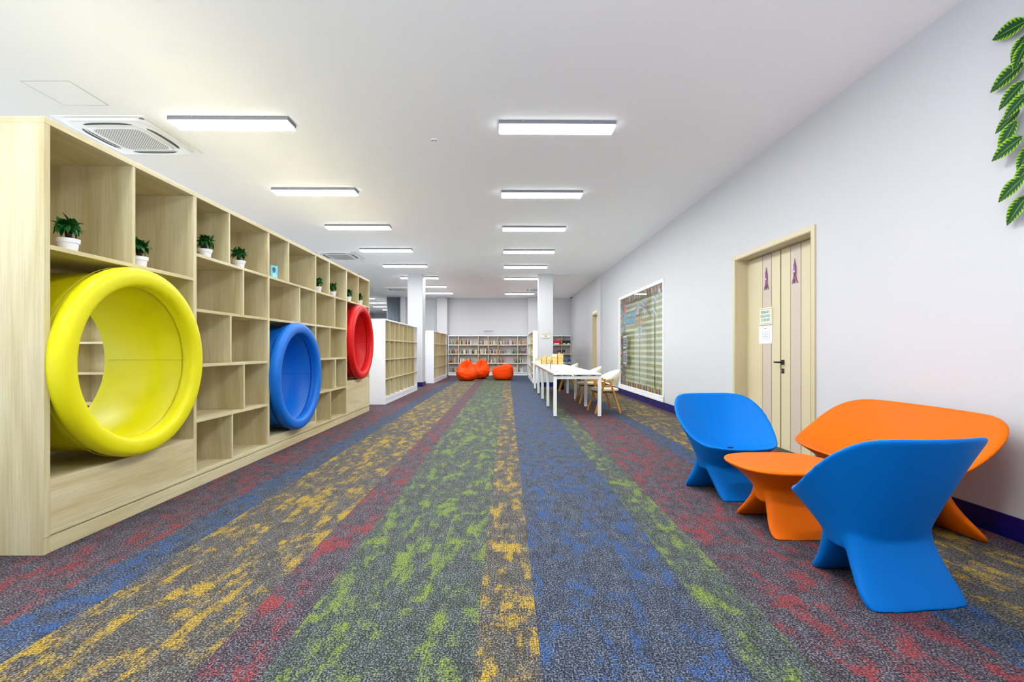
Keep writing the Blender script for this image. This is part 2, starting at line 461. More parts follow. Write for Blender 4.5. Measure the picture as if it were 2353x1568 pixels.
tag(mesh_obj('floor', B(-9, 3.6, -1.2, 32.5, -0.10, 0), M['carpet']), kind='structure')
tag(mesh_obj('ceiling', B(-9, 3.6, -1.2, 32.5, H, H+0.10), M['ceil']), kind='structure')

bm = bmesh.new()
T = 0.42
D1a, D1b, D1t = 4.80, 6.40, 2.345
W1a, W1b, W1z0, W1z1 = 9.27, 12.72, 0.22, 2.47
D2a, D2b, D2t = 15.63, 16.53, 2.33
for a, b_, z0, z1 in ((-1.2, D1a, 0, H), (D1a, D1b, D1t, H), (D1b, W1a, 0, H), (W1a, W1b, W1z1, H), (W1a, W1b, 0, W1z0),
                      (W1b, D2a, 0, H), (D2a, D2b, D2t, H), (D2b, 21.9, 0, H)):
    box(bm, 0, T, a, b_, z0, z1)
box(bm, 0.19, T, D1a, D1b, 0, D1t); box(bm, 0.17, T, W1a, W1b, W1z0, W1z1); box(bm, 0.15, T, D2a, D2b, 0, D2t)
tag(WL('wall_right', bm, M['wall']), kind='structure')
tag(WL('trim_1', B(-0.06, 0.01, 14.98, 15.48, 0, H), M['wall']), kind='structure')
bm = bmesh.new()
for a, b_ in ((-1.2, 4.74), (6.46, 14.98), (15.48, 15.57), (16.6, 21.5)):
    box(bm, -0.012, 0.0, a, b_, 0, 0.142, 0.002)
box(bm, -0.072, -0.06, 14.97, 15.49, 0, 0.142)
tag(WL('baseboard_right', bm, M['base']), kind='structure')

tag(mesh_obj('wall_back', B(-4.68, 3.2, 21.95, 22.15, 0, H), M['wall']), kind='structure')
tag(mesh_obj('wall_left', B(-9.1, -8.9, 15.0, 32.2, 0, H), M['wall']), kind='structure')
tag(mesh_obj('wall_partition', B(-4.72, -4.50, 21.4, 21.95, 0, H), M['wall']), kind='structure')
tag(mesh_obj('wall_far', B(-10, -4.5, 32.0, 32.2, 0, H), M['wall']), kind='structure')
tag(mesh_obj('wall_far_side', B(-5.40, -5.2, 21.95, 32.0, 0, H), M['wall']), kind='structure')
# pleated grey curtain panels
def curtain(name, x0, x1, y, z0, z1, label):
    bm = bmesh.new(); n = max(12, int((x1-x0)/0.02)); A = 0.018
    top = []; bot = []
    for i in range(n+1):
        x = x0+(x1-x0)*i/n; yy = y + A*math.sin(x*2*PI/0.11)
        top.append(bm.verts.new((x, yy, z1))); bot.append(bm.verts.new((x, yy, z0)))
    for i in range(n): bm.faces.new((bot[i], bot[i+1], top[i+1], top[i]))
    bmesh.ops.solidify(bm, geom=bm.faces[:], thickness=0.006)
    o = mesh_obj(name, bm, M['curtain'], smooth=True)
    return tag(o, label, 'curtain')
curtain('curtain', -5.37, -4.73, 21.55, 0.02, H-0.005, 'pleated grey curtain panel hanging ceiling high behind the nearest white shelf unit')
curtain('curtain', -9.9, -5.5, 31.8, 0.02, 3.20, 'long dark grey curtain across the farthest wall beyond the shelves')

def column(name, x0, x1, y0, y1):
    tag(mesh_obj(name, B(x0, x1, y0, y1, 0, H, 0.006), M['wall']), kind='structure')
column('wall_column_left', -3.08, -2.615, 14.96, 15.47)
column('wall_column_right', 0.981, 1.43, 14.96, 15.47)
column('trim_2', -3.12, -2.665, 21.5, 21.95)
column('trim_3', 0.93, 1.40, 21.5, 21.95)
bm = bmesh.new()
for x0, x1 in ((-3.08, -2.615), (0.981, 1.43)):
    box(bm, x0-0.012, x1+0.012, 14.948, 14.96, 0, 0.142); box(bm, x0-0.012, x1+0.012, 15.47, 15.482, 0, 0.142)
    box(bm, x0-0.012, x0, 14.96, 15.47, 0, 0.142); box(bm, x1, x1+0.012, 14.96, 15.47, 0, 0.142)
tag(mesh_obj('baseboard_columns', bm, M['base']), kind='structure')

# ------------------------------------------------------------------ double door in the right wall
def door_leaf(name, s0, s1, strips, d, zt, parent):
    o = mesh_obj(name, B(d, d+0.045, s0, s1, 0.006, zt, 0.002), M['door'], parent)
    for a, b_ in strips:
        mesh_obj('strip', B(d-0.002, d, a, b_, 0.008, zt-0.002), M['doorstrip'], o)
        bm = bmesh.new()
        for q in (a, b_): box(bm, d-0.0035, d, q-0.003, q+0.003, 0.008, zt-0.002)
        mesh_obj('groove', bm, M['seam'], o)
    return o
d1 = thing('door_1', None, None, (WX, 0, 0), WA); tag(d1, kind='structure')
def doorframe(parent, a, b_, zt, fw, depth):
    bm = bmesh.new()   # architrave and lining
    box(bm, -0.018, 0.03, a-fw, a, 0, zt+fw, 0.003); box(bm, -0.018, 0.03, b_, b_+fw, 0, zt+fw, 0.003)
    box(bm, -0.018, 0.03, a, b_, zt, zt+fw, 0.003)
    box(bm, 0.0, depth, a-0.02, a+0.006, 0, zt); box(bm, 0.0, depth, b_-0.006, b_+0.02, 0, zt)
    box(bm, 0.0, depth, a, b_, zt-0.006, zt+0.02)
    fr = mesh_obj('frame', bm, M['doorframe'], parent)
    bm = bmesh.new()
    box(bm, -0.0185, -0.017, a-0.012, a-0.006, 0, zt+0.01); box(bm, -0.0185, -0.017, b_+0.006, b_+0.012, 0, zt+0.01)
    box(bm, -0.0185, -0.017, a-0.012, b_+0.012, zt+0.006, zt+0.012)
    mesh_obj('shadow_gap', bm, M['seam'], fr)
doorframe(d1, 4.825, 6.385, 2.325, 0.065, 0.185)
lf = door_leaf('leaf', 5.612, 6.379, [(5.80, 6.00)], 0.140, 2.315, d1)
rt = door_leaf('leaf', 4.831, 5.600, [(5.224, 5.415)], 0.140, 2.315, d1)
mesh_obj('astragal', B(0.134, 0.15, 5.598, 5.614, 0.006, 2.315, 0.002), M['seam'], lf)
def handle_set(leaf, s, z, d, sign=1):
    h = mesh_obj('handle', B(d-0.012, d, s-0.028, s+0.028, z-0.028, z+0.028, 0.003), M['blackp'], leaf)
    bm = bmesh.new(); cyl(bm, (d-0.012, s, z), (d-0.055, s, z), 0.010, n=12); box(bm, d-0.065, d-0.045, min(s-0.012*sign, s+0.085*sign), max(s-0.012*sign, s+0.085*sign), z-0.010, z+0.010, 0.004)
    mesh_obj('lever', bm, M['blackp'], h)
    k = mesh_obj('lock_plate', B(d-0.010, d, s-0.026, s+0.026, z-0.128, z-0.072, 0.003), M['blackp'], leaf)
    bm = bmesh.new(); cyl(bm, (d-0.010, s, z-0.1), (d-0.02, s, z-0.1), 0.009, n=12); mesh_obj('key_cylinder', bm, M['chrome'], k)
handle_set(rt, 5.560, 1.005, 0.14)
# signs and decorations on the leaves (standing just off the leaf face)
FACE = Matrix(((0, 0, -1, 0), (-1, 0, 0, 0), (0, 1, 0, 0), (0, 0, 0, 1)))   # text upright on the right wall, read from the room
def face_at(d, s, z): return Matrix.Translation((d, s, z)) @ FACE
sg = thing('door_sign', 'cream framed paper sign on the left door leaf reading PRIMARY READING CORNER', 'sign', (WX, 0, 0), WA)
mesh_obj('sign_board', B(0.130, 0.1375, 5.77, 6.065, 1.455, 1.663, 0.001), M['cream_frame'], sg)
bm = bmesh.new()
for a, b_, z0, z1 in ((5.785, 6.05, 1.645, 1.650), (5.785, 6.05, 1.468, 1.473), (5.785, 5.790, 1.468, 1.650), (6.045, 6.05, 1.468, 1.650)):
    box(bm, 0.129, 0.131, a, b_, z0, z1)
mesh_obj('border', bm, M['seam'], sg)
bm = bmesh.new()
text_bm(bm, 'PRIMARY\nREADING\nCORNER', 0.050, face_at(0.1295, 5.9175, 1.561), 0.001, 0.001, line=0.95)
mesh_obj('lettering', bm, M['teal'], sg)
sh = thing('notice_sheet', 'white printed sheet with a small grid taped under the framed door sign', 'notice', (WX, 0, 0), WA)
mesh_obj('sheet', B(0.134, 0.1375, 5.78, 6.07, 1.225, 1.443), M['paper'], sh)
bm = bmesh.new()
box(bm, 0.133, 0.1342, 5.90, 5.95, 1.405, 1.412)
for k in range(6): box(bm, 0.133, 0.1342, 5.83, 6.00, 1.37-k*0.019, 1.372-k*0.019)
for k in range(5): box(bm, 0.133, 0.1342, 5.83+k*0.0425-0.001, 5.83+k*0.0425+0.001, 1.275, 1.372)
mesh_obj('printed_grid', bm, M['ink'], sh)
def tassel(s, z0, z1, label):
    t = thing('foil_tassel', label, 'decoration', (WX, 0, 0), WA, 'foil tassels on the double door')
    hh = z1-z0
    bm = bmesh.new()
    cyl(bm, (0.130, s, z1-0.07), (0.130, s, z1), 0.006, 0.002, 8)
    for k, (dx, zz) in enumerate(((-0.013, .72), (0, .86), (0.013, .78))):
        box(bm, 0.126, 0.134, s+dx-0.008, s+dx+0.008, z0+hh*0.38, z0+hh*zz, 0.002)
    mesh_obj('tassel_head', bm, M['purple'], t)
    for j, (m_, off) in enumerate(((M['redfoil'], 0.040), (M['purple'], 0.026), (M['bluefoil'], 0.006), (M['purple'], -0.018), (M['redfoil'], -0.038))):
        bm = bmesh.new(); pts = []
        for i in range(7):
            q = i/6; pts.append(Vector((0.130, s + off*0.15 + off*q**1.6, z0 + hh*0.42*(1-q) + (0.02 if j % 2 else 0)*q)))
        for a, b_ in zip(pts, pts[1:]): beam(bm, a, b_, 0.013, 0.004, up=Vector((1, 0, 0)))
        mesh_obj('streamer', bm, m_, t)
    bm = bmesh.new(); cyl(bm, (0.123, s, z0+hh*0.47), (0.128, s, z0+hh*0.47), 0.010, n=8)
    mesh_obj('tape', bm, M['paper'], t)
tassel(5.90, 1.885, 2.155, 'purple foil tassel on the left door leaf above the cream sign')
tassel(5.325, 1.885, 2.155, 'purple and red foil tassel on the right door leaf, nearer the orange sofa')

# far single door
d2 = thing('door_2', None, None, (WX, 0, 0), WA); tag(d2, kind='structure')
doorframe(d2, 15.65, 16.51, 2.31, 0.06, 0.14)
l2 = door_leaf('leaf', 15.656, 16.504, [], 0.10, 2.30, d2)
handle_set(l2, 15.75, 1.0, 0.10)
bm = bmesh.new(); box(bm, -0.03, -0.02, 15.7, 16.45, 2.36, 2.44, 0.002)
o = WL('door_plaque', bm, M['cream_frame']); tag(o, 'small cream plaque over the far single door', 'sign')

# ------------------------------------------------------------------ display window in the right wall
w1 = thing('window_1', None, None, (WX, 0, 0), WA); tag(w1, kind='structure')
bm = bmesh.new()
a, b_, z0, z1 = W1a, W1b, W1z0, W1z1
box(bm, -0.022, 0.05, a-0.05, b_+0.05, z1-0.02, z1+0.045, 0.003); box(bm, -0.03, 0.05, a-0.05, b_+0.05, z0-0.075, z0+0.035, 0.003)
box(bm, -0.022, 0.05, a-0.05, a+0.012, z0-0.07, z1+0.04, 0.003); box(bm, -0.022, 0.05, b_-0.03, b_+0.05, z0-0.07, z1+0.04, 0.003)
box(bm, -0.036, -0.022, a-0.05, b_+0.05, z0-0.075, z0-0.035, 0.003)
mesh_obj('window_frame', bm, M['trim'], w1)
bm = bmesh.new(); box(bm, 0.0, 0.16, a, a+0.012, z0, z1); box(bm, 0.0, 0.16, b_-0.012, b_, z0, z1); box(bm, 0, 0.16, a, b_, z1-0.012, z1); box(bm, 0, 0.16, a, b_, z0, z0+0.012)
mesh_obj('reveal', bm, M['trim'], w1)
mesh_obj('glass_pane', B(0.000, 0.003, a+0.012, b_-0.012, z0+0.012, z1-0.012), M['glass'], w1)
# blinds inside: three roller panels
for k, (p, q) in enumerate(((a+0.05, a+0.88), (a+0.94, a+2.02), (a+2.06, b_-0.04))):
    bl = thing('roller_blind', ('striped roller blind behind the near third of the display window',
                                'striped roller blind in the middle of the display window',
                                'striped roller blind behind the far end of the display window')[k], 'blind', (WX, 0, 0), WA, 'zebra roller blinds')
    mesh_obj('fabric', B(0.118, 0.121, p, q, 0.30, z1-0.06), M['blind'], bl)
    bm = bmesh.new(); cyl(bm, (0.12, p, z1-0.045), (0.12, q, z1-0.045), 0.022, n=12); mesh_obj('roller_tube', bm, M['trim'], bl)
    mesh_obj('bottom_rail', B(0.110, 0.128, p, q, 0.275, 0.30, 0.003), M['trim'], bl)
# pencil-fringe paper border on the inside of the pane
FR = [srgb(236, 40, 48), srgb(255, 190, 200), srgb(140, 56, 170), srgb(255, 134, 24), srgb(120, 220, 40), srgb(255, 252, 20), srgb(30, 176, 236)]
FM = [mat('border_colour', c, 0.6, var=(30, 0.05)) for c in FR]
random.seed(5)
bm = bmesh.new()
ss = a+0.03; i = 0
while ss < b_-0.05:
    wd = 0.062
    for zz, sg_ in ((z1-0.035, -1), (z0+0.035, 1)):
        hgt = 0.115 + random.uniform(-0.015, 0.02)
        p0 = (0.014, ss, zz); p1 = (0.014, ss+wd, zz)
        pts = [p0, p1, (0.014, ss+wd*0.96, zz+sg_*hgt*0.55), (0.014, ss+wd*0.72, zz+sg_*hgt), (0.014, ss+wd*0.3, zz+sg_*hgt*0.97), (0.014, ss+wd*0.05, zz+sg_*hgt*0.5)]
        f = bm.faces.new([bm.verts.new(p) for p in pts]); f.material_index = (i if sg_ < 0 else i+3) % 7
    ss += wd; i += 1
zz = z0+0.1; i = 0
while zz < z1-0.12:
    hd = 0.07
    pts = [(0.014, b_-0.04, zz), (0.014, b_-0.04, zz+hd), (0.014, b_-0.17, zz+hd*0.8), (0.014, b_-0.19, zz+hd*0.4), (0.014, b_-0.12, zz+0.005)]
    f = bm.faces.new([bm.verts.new(p) for p in pts]); f.material_index = i % 7
    zz += hd; i += 2 if i % 3 == 0 else 1
bmesh.ops.solidify(bm, geom=bm.faces[:], thickness=0.003)
o = WL('paper_border', bm, FM); tag(o, 'multicoloured scalloped paper border around the display window', 'decoration')
# lettering and pictures on the pane
LB = mat('letter_blue', srgb(74, 168, 206), 0.6, var=(20, 0.1)); LO = mat('letter_orange', srgb(244, 168, 120), 0.6, var=(20, 0.1))
LW = mat('letter_white', srgb(240, 240, 246), 0.6, var=(20, 0.03)); LP = mat('letter_purple', srgb(96, 60, 150), 0.6, var=(20, 0.2))
LN = mat('poster_navy', srgb(36, 92, 132), 0.6, var=(20, 0.2)); LR = mat('brush_red', srgb(222, 66, 70), 0.6, var=(20, 0.1))
LG = mat('letter_grey', srgb(150, 156, 182), 0.6, var=(20, 0.1))
bm = bmesh.new(); text_bm(bm, 'Color Your\nAdventures', 0.29, face_at(0.010, 11.83, 1.93) @ Matrix.Diagonal((1.0, 0.62, 1, 1)), 0.004, 0.008, line=0.80, spacing=0.9)
o = WL('window_lettering', bm, LB); tag(o, 'large blue two-line lettering on the upper far side of the display window', 'lettering')
bm = bmesh.new(); text_bm(bm, 'WITH\nBOOKS', 0.17, face_at(0.010, 10.97, 1.81) @ Matrix.Diagonal((1.0, 0.62, 1, 1)), 0.003, 0.004, line=0.9)
o = WL('window_lettering', bm, LO); tag(o, 'pale orange letters on the display window right of the blue lettering', 'lettering')
bn = thing('paper_banner', 'white arched paper banner near the top of the display window', 'banner', (WX, 0, 0), WA)
bm = bmesh.new(); n = 14; prev = None
for i in range(n+1):
    q = -1 + 2*i/n; s_ = 10.93 - q*0.36; zc = 2.17 - 0.15*q*q + 0.02*q
    cur = (bm.verts.new((0.010, s_, zc+0.075)), bm.verts.new((0.010, s_, zc-0.075)))
    if prev: bm.faces.new((prev[0], cur[0], cur[1], prev[1]))
    prev = cur
for sd in (-1, 1):
    s_ = 10.93 - sd*0.36
    bm.faces.new([bm.verts.new(p) for p in ((0.010, s_, 2.06), (0.010, s_-sd*0.10, 1.98), (0.010, s_-sd*0.05, 1.90), (0.010, s_, 1.93))])
bmesh.ops.solidify(bm, geom=bm.faces[:], thickness=0.004)
mesh_obj('ribbon', bm, LW, bn)
bm = bmesh.new()
for i, ch in enumerate('WELCOME'):
    q = (i-3)/3.6; text_bm(bm, ch, 0.11, Matrix.Translation((0.0065, 10.93-q*0.36, 2.17-0.15*q*q)) @ FACE, 0.002, 0.003)
mesh_obj('lettering', bm, LG, bn)
def poster(s0, s1, z0, z1, m, label, bars):
    p = thing('window_poster', label, 'poster', (WX, 0, 0), WA, 'small posters on the display window')
    mesh_obj('sheet', B(0.0085, 0.0115, s0, s1, z0, z1), M['paper'], p)
    mesh_obj('picture', B(0.0065, 0.0085, s0+0.03, s1-0.03, z0+0.05, z1-0.05), m, p)
    bm = bmesh.new()
    for k in range(bars): box(bm, 0.0055, 0.0065, s0+0.08+0.02*(k % 2), s0+0.20, z0+0.08+k*0.065, z0+0.12+k*0.065)
    mesh_obj('printed_blocks', bm, LW, p)
poster(12.10, 12.40, 1.18, 1.50, LN, 'narrow navy and white poster at the far left edge of the display window', 3)
poster(12.10, 12.40, 0.79, 1.11, LP, 'purple poster below the navy one on the display window', 3)
bm = bmesh.new()
box(bm, 0.006, 0.012, 12.215, 12.245, 2.24, 2.42, 0.002); loft(bm, [[Vector((x, 12.23+y, z)) for x, y in ((0.006, -h), (0.012, -h), (0.012, h), (0.006, h))] for z, h in ((2.25, 0.03), (2.2, 0.07), (2.12, 0.075), (2.06, 0.03), (2.03, 0.008))])
o = WL('paper_brush', bm, LR); o.scale = (1, 1, 1); tag(o, 'red paper paintbrush cutout at the top far corner of the display window', 'decoration')
bm = bmesh.new()
random.seed(11)
for r_ in range(5):
    for c_ in range(4):
        if random.random() < 0.12: continue
        s_ = 11.05-c_*0.085; z_ = 1.66-r_*0.072
        box(bm, 0.0085, 0.0115, s_-0.010, s_+0.010, z_-0.031, z_+0.031)
lt_ = thing('letter_tiles', 'block of small white letter tiles mid display window', 'lettering', (WX, 0, 0), WA)
mesh_obj('tile', bm, LW, lt_); lt_.children[0]['kind'] = 'stuff'
bm = bmesh.new(); text_bm(bm, 'READ\nMORE\nLEAD\nMORE', 0.10, face_at(0.0065, 10.92, 1.515) @ Matrix.Diagonal((1, 0.75, 1, 1)), 0.001, 0.002, line=0.98)
mesh_obj('letters', bm, LG, lt_)
random.seed(8)
for k, (s_, z_) in enumerate(((10.52, 2.22), (10.42, 1.98), (9.82, 2.2), (9.55, 2.3), (9.85, 1.92))):
    bm = bmesh.new()
    cyl(bm, (0.0085, s_, z_), (0.0115, s_, z_), 0.06, n=9); cyl(bm, (0.0055, s_+0.02, z_-0.04), (0.0085, s_+0.02, z_-0.04), 0.045, n=7, mi=1)
    cyl(bm, (0.0042, s_-0.03, z_+0.03), (0.0055, s_-0.03, z_+0.03), 0.035, n=7, mi=2)
    o = WL('paper_cutout', bm, [LW, LG, (LB, LO, LG, LW, LB)[k]])
    tag(o, ('upper small white paper cutout right of the arched banner', 'lower small white paper cutout right of the arched banner', 'pale paper cutout at the top of the near window third',
            'pale paper cutout closest to the top near window corner', 'pale paper cutout lowest on the near window third')[k], 'decoration', 'paper cutouts on the display window')

# ------------------------------------------------------------------ ceiling lights
def make_light():
    t = thing('ceiling_light', '', 'light')
    bm = bmesh.new()
    box(bm, -0.602, 0.602, -0.102, -0.096, -0.036, 0); box(bm, -0.602, 0.602, 0.096, 0.102, -0.036, 0)
    box(bm, -0.602, -0.596, -0.096, 0.096, -0.036, 0); box(bm, 0.596, 0.602, -0.096, 0.096, -0.036, 0)
    box(bm, -0.596, 0.596, -0.096, 0.096, -0.02, 0)
    mesh_obj('housing', bm, M['fixt'], t)
    bm = bmesh.new(); box(bm, -0.600, 0.600, -0.100, 0.100, -0.060, -0.0365, 0.008, seg=2)
    bm.normal_update()
    for f in bm.faces: f.material_index = 0 if f.normal.z < -0.95 else 1
    mesh_obj('diffuser', bm, [M['lamp'], M['lampedge']], t)
    for x in (-0.35, 0.35):
        bm = bmesh.new(); cyl(bm, (x, -0.102, -0.008), (x, -0.109, -0.008), 0.008, n=8)
        mesh_obj('clip', bm, M['chrome'], t)
    return t
ORD = ['first', 'second', 'third', 'fourth', 'fifth', 'sixth', 'seventh', 'eighth', 'ninth', 'tenth', 'eleventh', 'twelfth']
rows = [('right', 0.517, [0.62, 2.78, 4.945, 7.11, 9.15, 11.3, 13.38, 15.6, 19.8]),
        ('middle', -2.81, [0.60, 2.73, 4.855, 6.99, 9.03, 11.15, 13.24, 15.43, 17.5, 19.6]),
        ('left', -6.55, [0.7, 4.9, 9.2, 13.4, 17.4, 21.6, 23.65, 25.8, 27.75])]
lp = None
for rn, x, ys in rows:
    for k, y in enumerate(ys):
        if lp is None: o = lp = make_light()
        else: o = copy_tree(lp)
        o.location = (x, y+0.10, H); o.rotation_euler = (0, 0, R(0.6))
        place = {'right': 'row over the long table', 'middle': 'row beside the oak bookcase', 'left': 'row behind the oak bookcase'}[rn]
        o['label'] = 'slim rectangular ceiling light, %s one from the front in the %s' % (ORD[k], place)
        o['group'] = 'rectangular ceiling lights'

# ------------------------------------------------------------------ air conditioning cassettes, access hatches, sensors
def rsq(half, rad, z, n=8, cx=0, cy=0):
    pts = []
    for q, (sx, sy) in enumerate(((1, 1), (-1, 1), (-1, -1), (1, -1))):
        for i in range(n+1):
            a = q*PI/2 + i/n*PI/2
            pts.append(Vector((cx+sx*(half-rad)+rad*math.cos(a), cy+sy*(half-rad)+rad*math.sin(a), z)))
    return pts
def make_ac():
    t = thing('air_conditioner', '', 'air conditioner')
    bm = bmesh.new(); loft(bm, [rsq(0.475, 0.02, 0.0), rsq(0.475, 0.02, -0.006), rsq(0.470, 0.02, -0.010), rsq(0.435, 0.10, -0.010), rsq(0.425, 0.12, -0.030), rsq(0.40, 0.14, -0.034)])
    mesh_obj('panel', bm, M['plast_w'], t)
    for k in range(4):
        bm = bmesh.new(); rings = []
        for i in range(13):
            q = -1+2*i/12; h = 0.030*(1-abs(q)**6)+0.001
            bend = 0.014*q*q
            rings.append([Vector((q*0.255, -0.352+bend+sy*h, z)) for sy, z in ((-1, -0.030), (1, -0.030), (1, -0.0355), (-1, -0.0355))])
        loft(bm, rings)
        bm.transform(Matrix.Rotation(k*PI/2, 4, 'Z'))
        sl = mesh_obj('air_slot', bm, M['darkslot'], t)
        bm = bmesh.new(); loft(bm, [[Vector((q*0.235, -0.352+0.014*q*q+dy, zz)) for dy, zz in ((0.006, -0.035), (0.026, -0.041), (0.027, -0.0395), (0.007, -0.033))] for q in [-1+2*i/12 for i in range(13)]])
        bm.transform(Matrix.Rotation(k*PI/2, 4, 'Z'))
        mesh_obj('vane', bm, M['plast_w'], sl)
    bm = bmesh.new(); loft(bm, [rsq(0.285, 0.08, -0.030), rsq(0.285, 0.08, -0.040), rsq(0.278, 0.08, -0.042)])
    gf = mesh_obj('grille_frame', bm, M['plast_w'], t)
    bm = bmesh.new(); loft(bm, [rsq(0.255, 0.08, -0.041), rsq(0.255, 0.08, -0.0435)])
    mesh_obj('grille', bm, M['grille'], gf)
    bm = bmesh.new(); cyl(bm, (0.41, -0.42, -0.006), (0.41, -0.42, -0.0125), 0.022, n=16)
    mesh_obj('badge', bm, M['bluebadge'], t)
    bm = bmesh.new(); box(bm, -0.03, 0.03, 0.235, 0.262, -0.046, -0.041, 0.002)
    mesh_obj('latch', bm, M['yellowish'], gf)
    return t
M['bluebadge'] = mat('badge_blue', srgb(96, 100, 140), 0.4, var=(9, 0.05))
M['yellowish'] = mat('latch_cream', srgb(210, 208, 180), 0.5, var=(9, 0.05))
ac = make_ac()
for k, (x, y, l) in enumerate(((-4.11, 5.31, 'square cassette air conditioner with dotted grille above the near end of the oak bookcase'),
                               (-4.13, 12.0, 'square cassette air conditioner in the ceiling near the far end of the oak bookcase'),
                               (-4.13, 18.6, 'square cassette air conditioner left of the left white column'),
                               (1.16, 18.7, 'square cassette air conditioner partly hidden by the right white column'))):
    o = ac if k == 0 else copy_tree(ac)
    o.location = (x, y, H); o['label'] = l; o['group'] = 'ceiling cassette air conditioners'
def hatch(x, y, half, label):
    t = thing('access_hatch', label, 'access hatch', (x, y, H))
    mesh_obj('lid', B(-half, half, -half, half, -0.0025, 0.0), M['ceil'], t)
    bm = bmesh.new()
    for s in (-1, 1):
        box(bm, -half, half, s*half-0.002, s*half+0.002, -0.0035, 0.0); box(bm, s*half-0.002, s*half+0.002, -half, half, -0.0035, 0.0)
    mesh_obj('seam', bm, M['seamline'], t)
hatch(-4.04, 4.43, 0.21, 'flush square access hatch in the ceiling before the nearest air conditioner')
hatch(-4.03, 12.68, 0.21, 'flush square access hatch just beyond the second air conditioner')
def sensor(x, y, label):
    t = thing('ceiling_sensor', label, 'sensor', (x, y, H), 0, 'small ceiling sensors')
    bm = bmesh.new(); box(bm, -0.035, 0.035, -0.02, 0.02, -0.008, 0.0, 0.002); mesh_obj('plate', bm, M['plast_w'], t)
    bm = bmesh.new(); cyl(bm, (-0.018, 0, -0.008), (-0.018, 0, -0.014), 0.007, n=8); cyl(bm, (0.018, 0, -0.008), (0.018, 0, -0.014), 0.007, n=8); mesh_obj('nozzle', bm, M['greym'], t)
sensor(-0.815, 5.4, 'tiny white ceiling plate between the two nearest ceiling lights')
sensor(-0.805, 15.4, 'tiny ceiling plate between the two white columns')
sensor(-0.77, 19.5, 'tiny ceiling plate farthest back before the back wall')
# dome camera in the far right corner
t = thing('security_camera', 'small dark security camera high in the far right corner', 'camera', (2.83, 21.3, H))
bm = bmesh.new(); lathe(bm, [(0.055, 0), (0.055, -0.03), (0.045, -0.04)], 16); mesh_obj('mount', bm, M['plast_w'], t)
bm = bmesh.new(); lathe(bm, [(0.042, -0.04), (0.040, -0.06), (0.028, -0.08), (0.01, -0.088)], 16); mesh_obj('lens_dome', bm, M['blackp'], t, True)
t = thing('wall_socket', 'small white wall socket low on the right wall past the display window', 'socket', wr(14.3, 0.30), WA)
mesh_obj('plate', B(-0.010, 0, -0.043, 0.043, 0, 0.086, 0.003), M['plast_w'], t)
bm = bmesh.new()
for s in (-0.014, 0.014): box(bm, -0.011, -0.009, s-0.003, s+0.003, 0.035, 0.055)
mesh_obj('pin_hole', bm, M['blackp'], t)

# ------------------------------------------------------------------ the big oak bookcase with three tube openings
BX, BD = -2.585, 0.60
BK = BX-BD
bc = thing('bookcase', 'long tall oak bookcase with open cells and three round padded tubes', 'bookcase', (BX, 2.70, 0))
def bpart(name, x0, x1, y0, y1, z0, z1, m, bev=0.0015):
    # mesh coordinates relative to the bookcase base
    return mesh_obj(name, B(x0-BX, x1-BX, y0-2.70, y1-2.70, z0, z1, bev), m, bc)
P = [2.715, 4.005, 5.24, 6.53, 7.79, 9.06]
BT = 2.455
tt = 0.035
bm = bmesh.new(); box(bm, BK-BX, 0, -0.003, 0.033, 0.095, BT-tt); box(bm, BK-BX, -0.004, -0.003, 0.033, 0, 0.095)
mesh_obj('side_panel', bm, M['oak_v'], bc)
bpart('side_panel', BK, BX, 9.04, 9.08, 0.095, BT-tt, M['oak_v'])
for y in P[1:5]: bpart('upright', BK, BX, y-0.02, y+0.02, 0.125, BT-tt, M['oak_v'])
bpart('top_panel', BK, BX+0.002, 2.697, 9.08, BT-tt, BT, M['oak_y'])
bpart('deck', BK, BX, 2.733, 9.04, 0.100, 0.125, M['oak_y'])
bpart('plinth', BK+0.01, BX-0.0045, 2.734, 9.08, 0, 0.088, M['oak_y'])
bpart('plinth_recess', BK+0.02, BX-0.016, 2.734, 9.07, 0.088, 0.100, M['oak_y'])
def shelf(sec, z, m='oak_y'):
    bpart('shelf', BK, BX-0.001, P[sec]+0.0195, P[sec+1]-0.0195, z-0.026, z, M[m], 0.001)
def divd(y, z0, z1):
    bpart('divider', BK, BX-0.001, y-0.0125, y+0.0125, z0, z1-0.026, M['oak_v'], 0.001)
Z1, Z2, Z3, Z4, ZD = 1.955, 1.493, 1.030, 0.566, 0.125
TOPI = BT-tt+0.026
shelf(0, 1.745); divd(3.35, 1.745, TOPI)
for sec, offs in ((1, (4.502, 4.742, 4.525, 4.755, 4.55)), (3, (7.035, 7.265, 7.062, 7.29, 7.096))):
    for z in (Z1, Z2, Z3, Z4): shelf(sec, z)
    for y, (z0, z1) in zip(offs, ((Z1, TOPI), (Z2, Z1), (Z3, Z2), (Z4, Z3), (ZD, Z4))): divd(y, z0, z1)
shelf(2, Z1); shelf(2, Z2); divd(5.727, Z1, TOPI); divd(6.03, Z2, Z1)
shelf(4, Z1); divd(8.415, Z1, TOPI)
def boxbase(sec, z):
    y0, y1 = P[sec]+0.0195, P[sec+1]-0.0195
    bpart('base_top', BK, BX-0.019, y0, y1, z-0.02, z, M['oak_y'], 0.001)
    bpart('front_panel', BX-0.018, BX-0.001, y0, y1, 0.126, z, M['oak_y'], 0.001)
boxbase(0, 0.415); boxbase(2, 0.192); boxbase(4, 0.640)
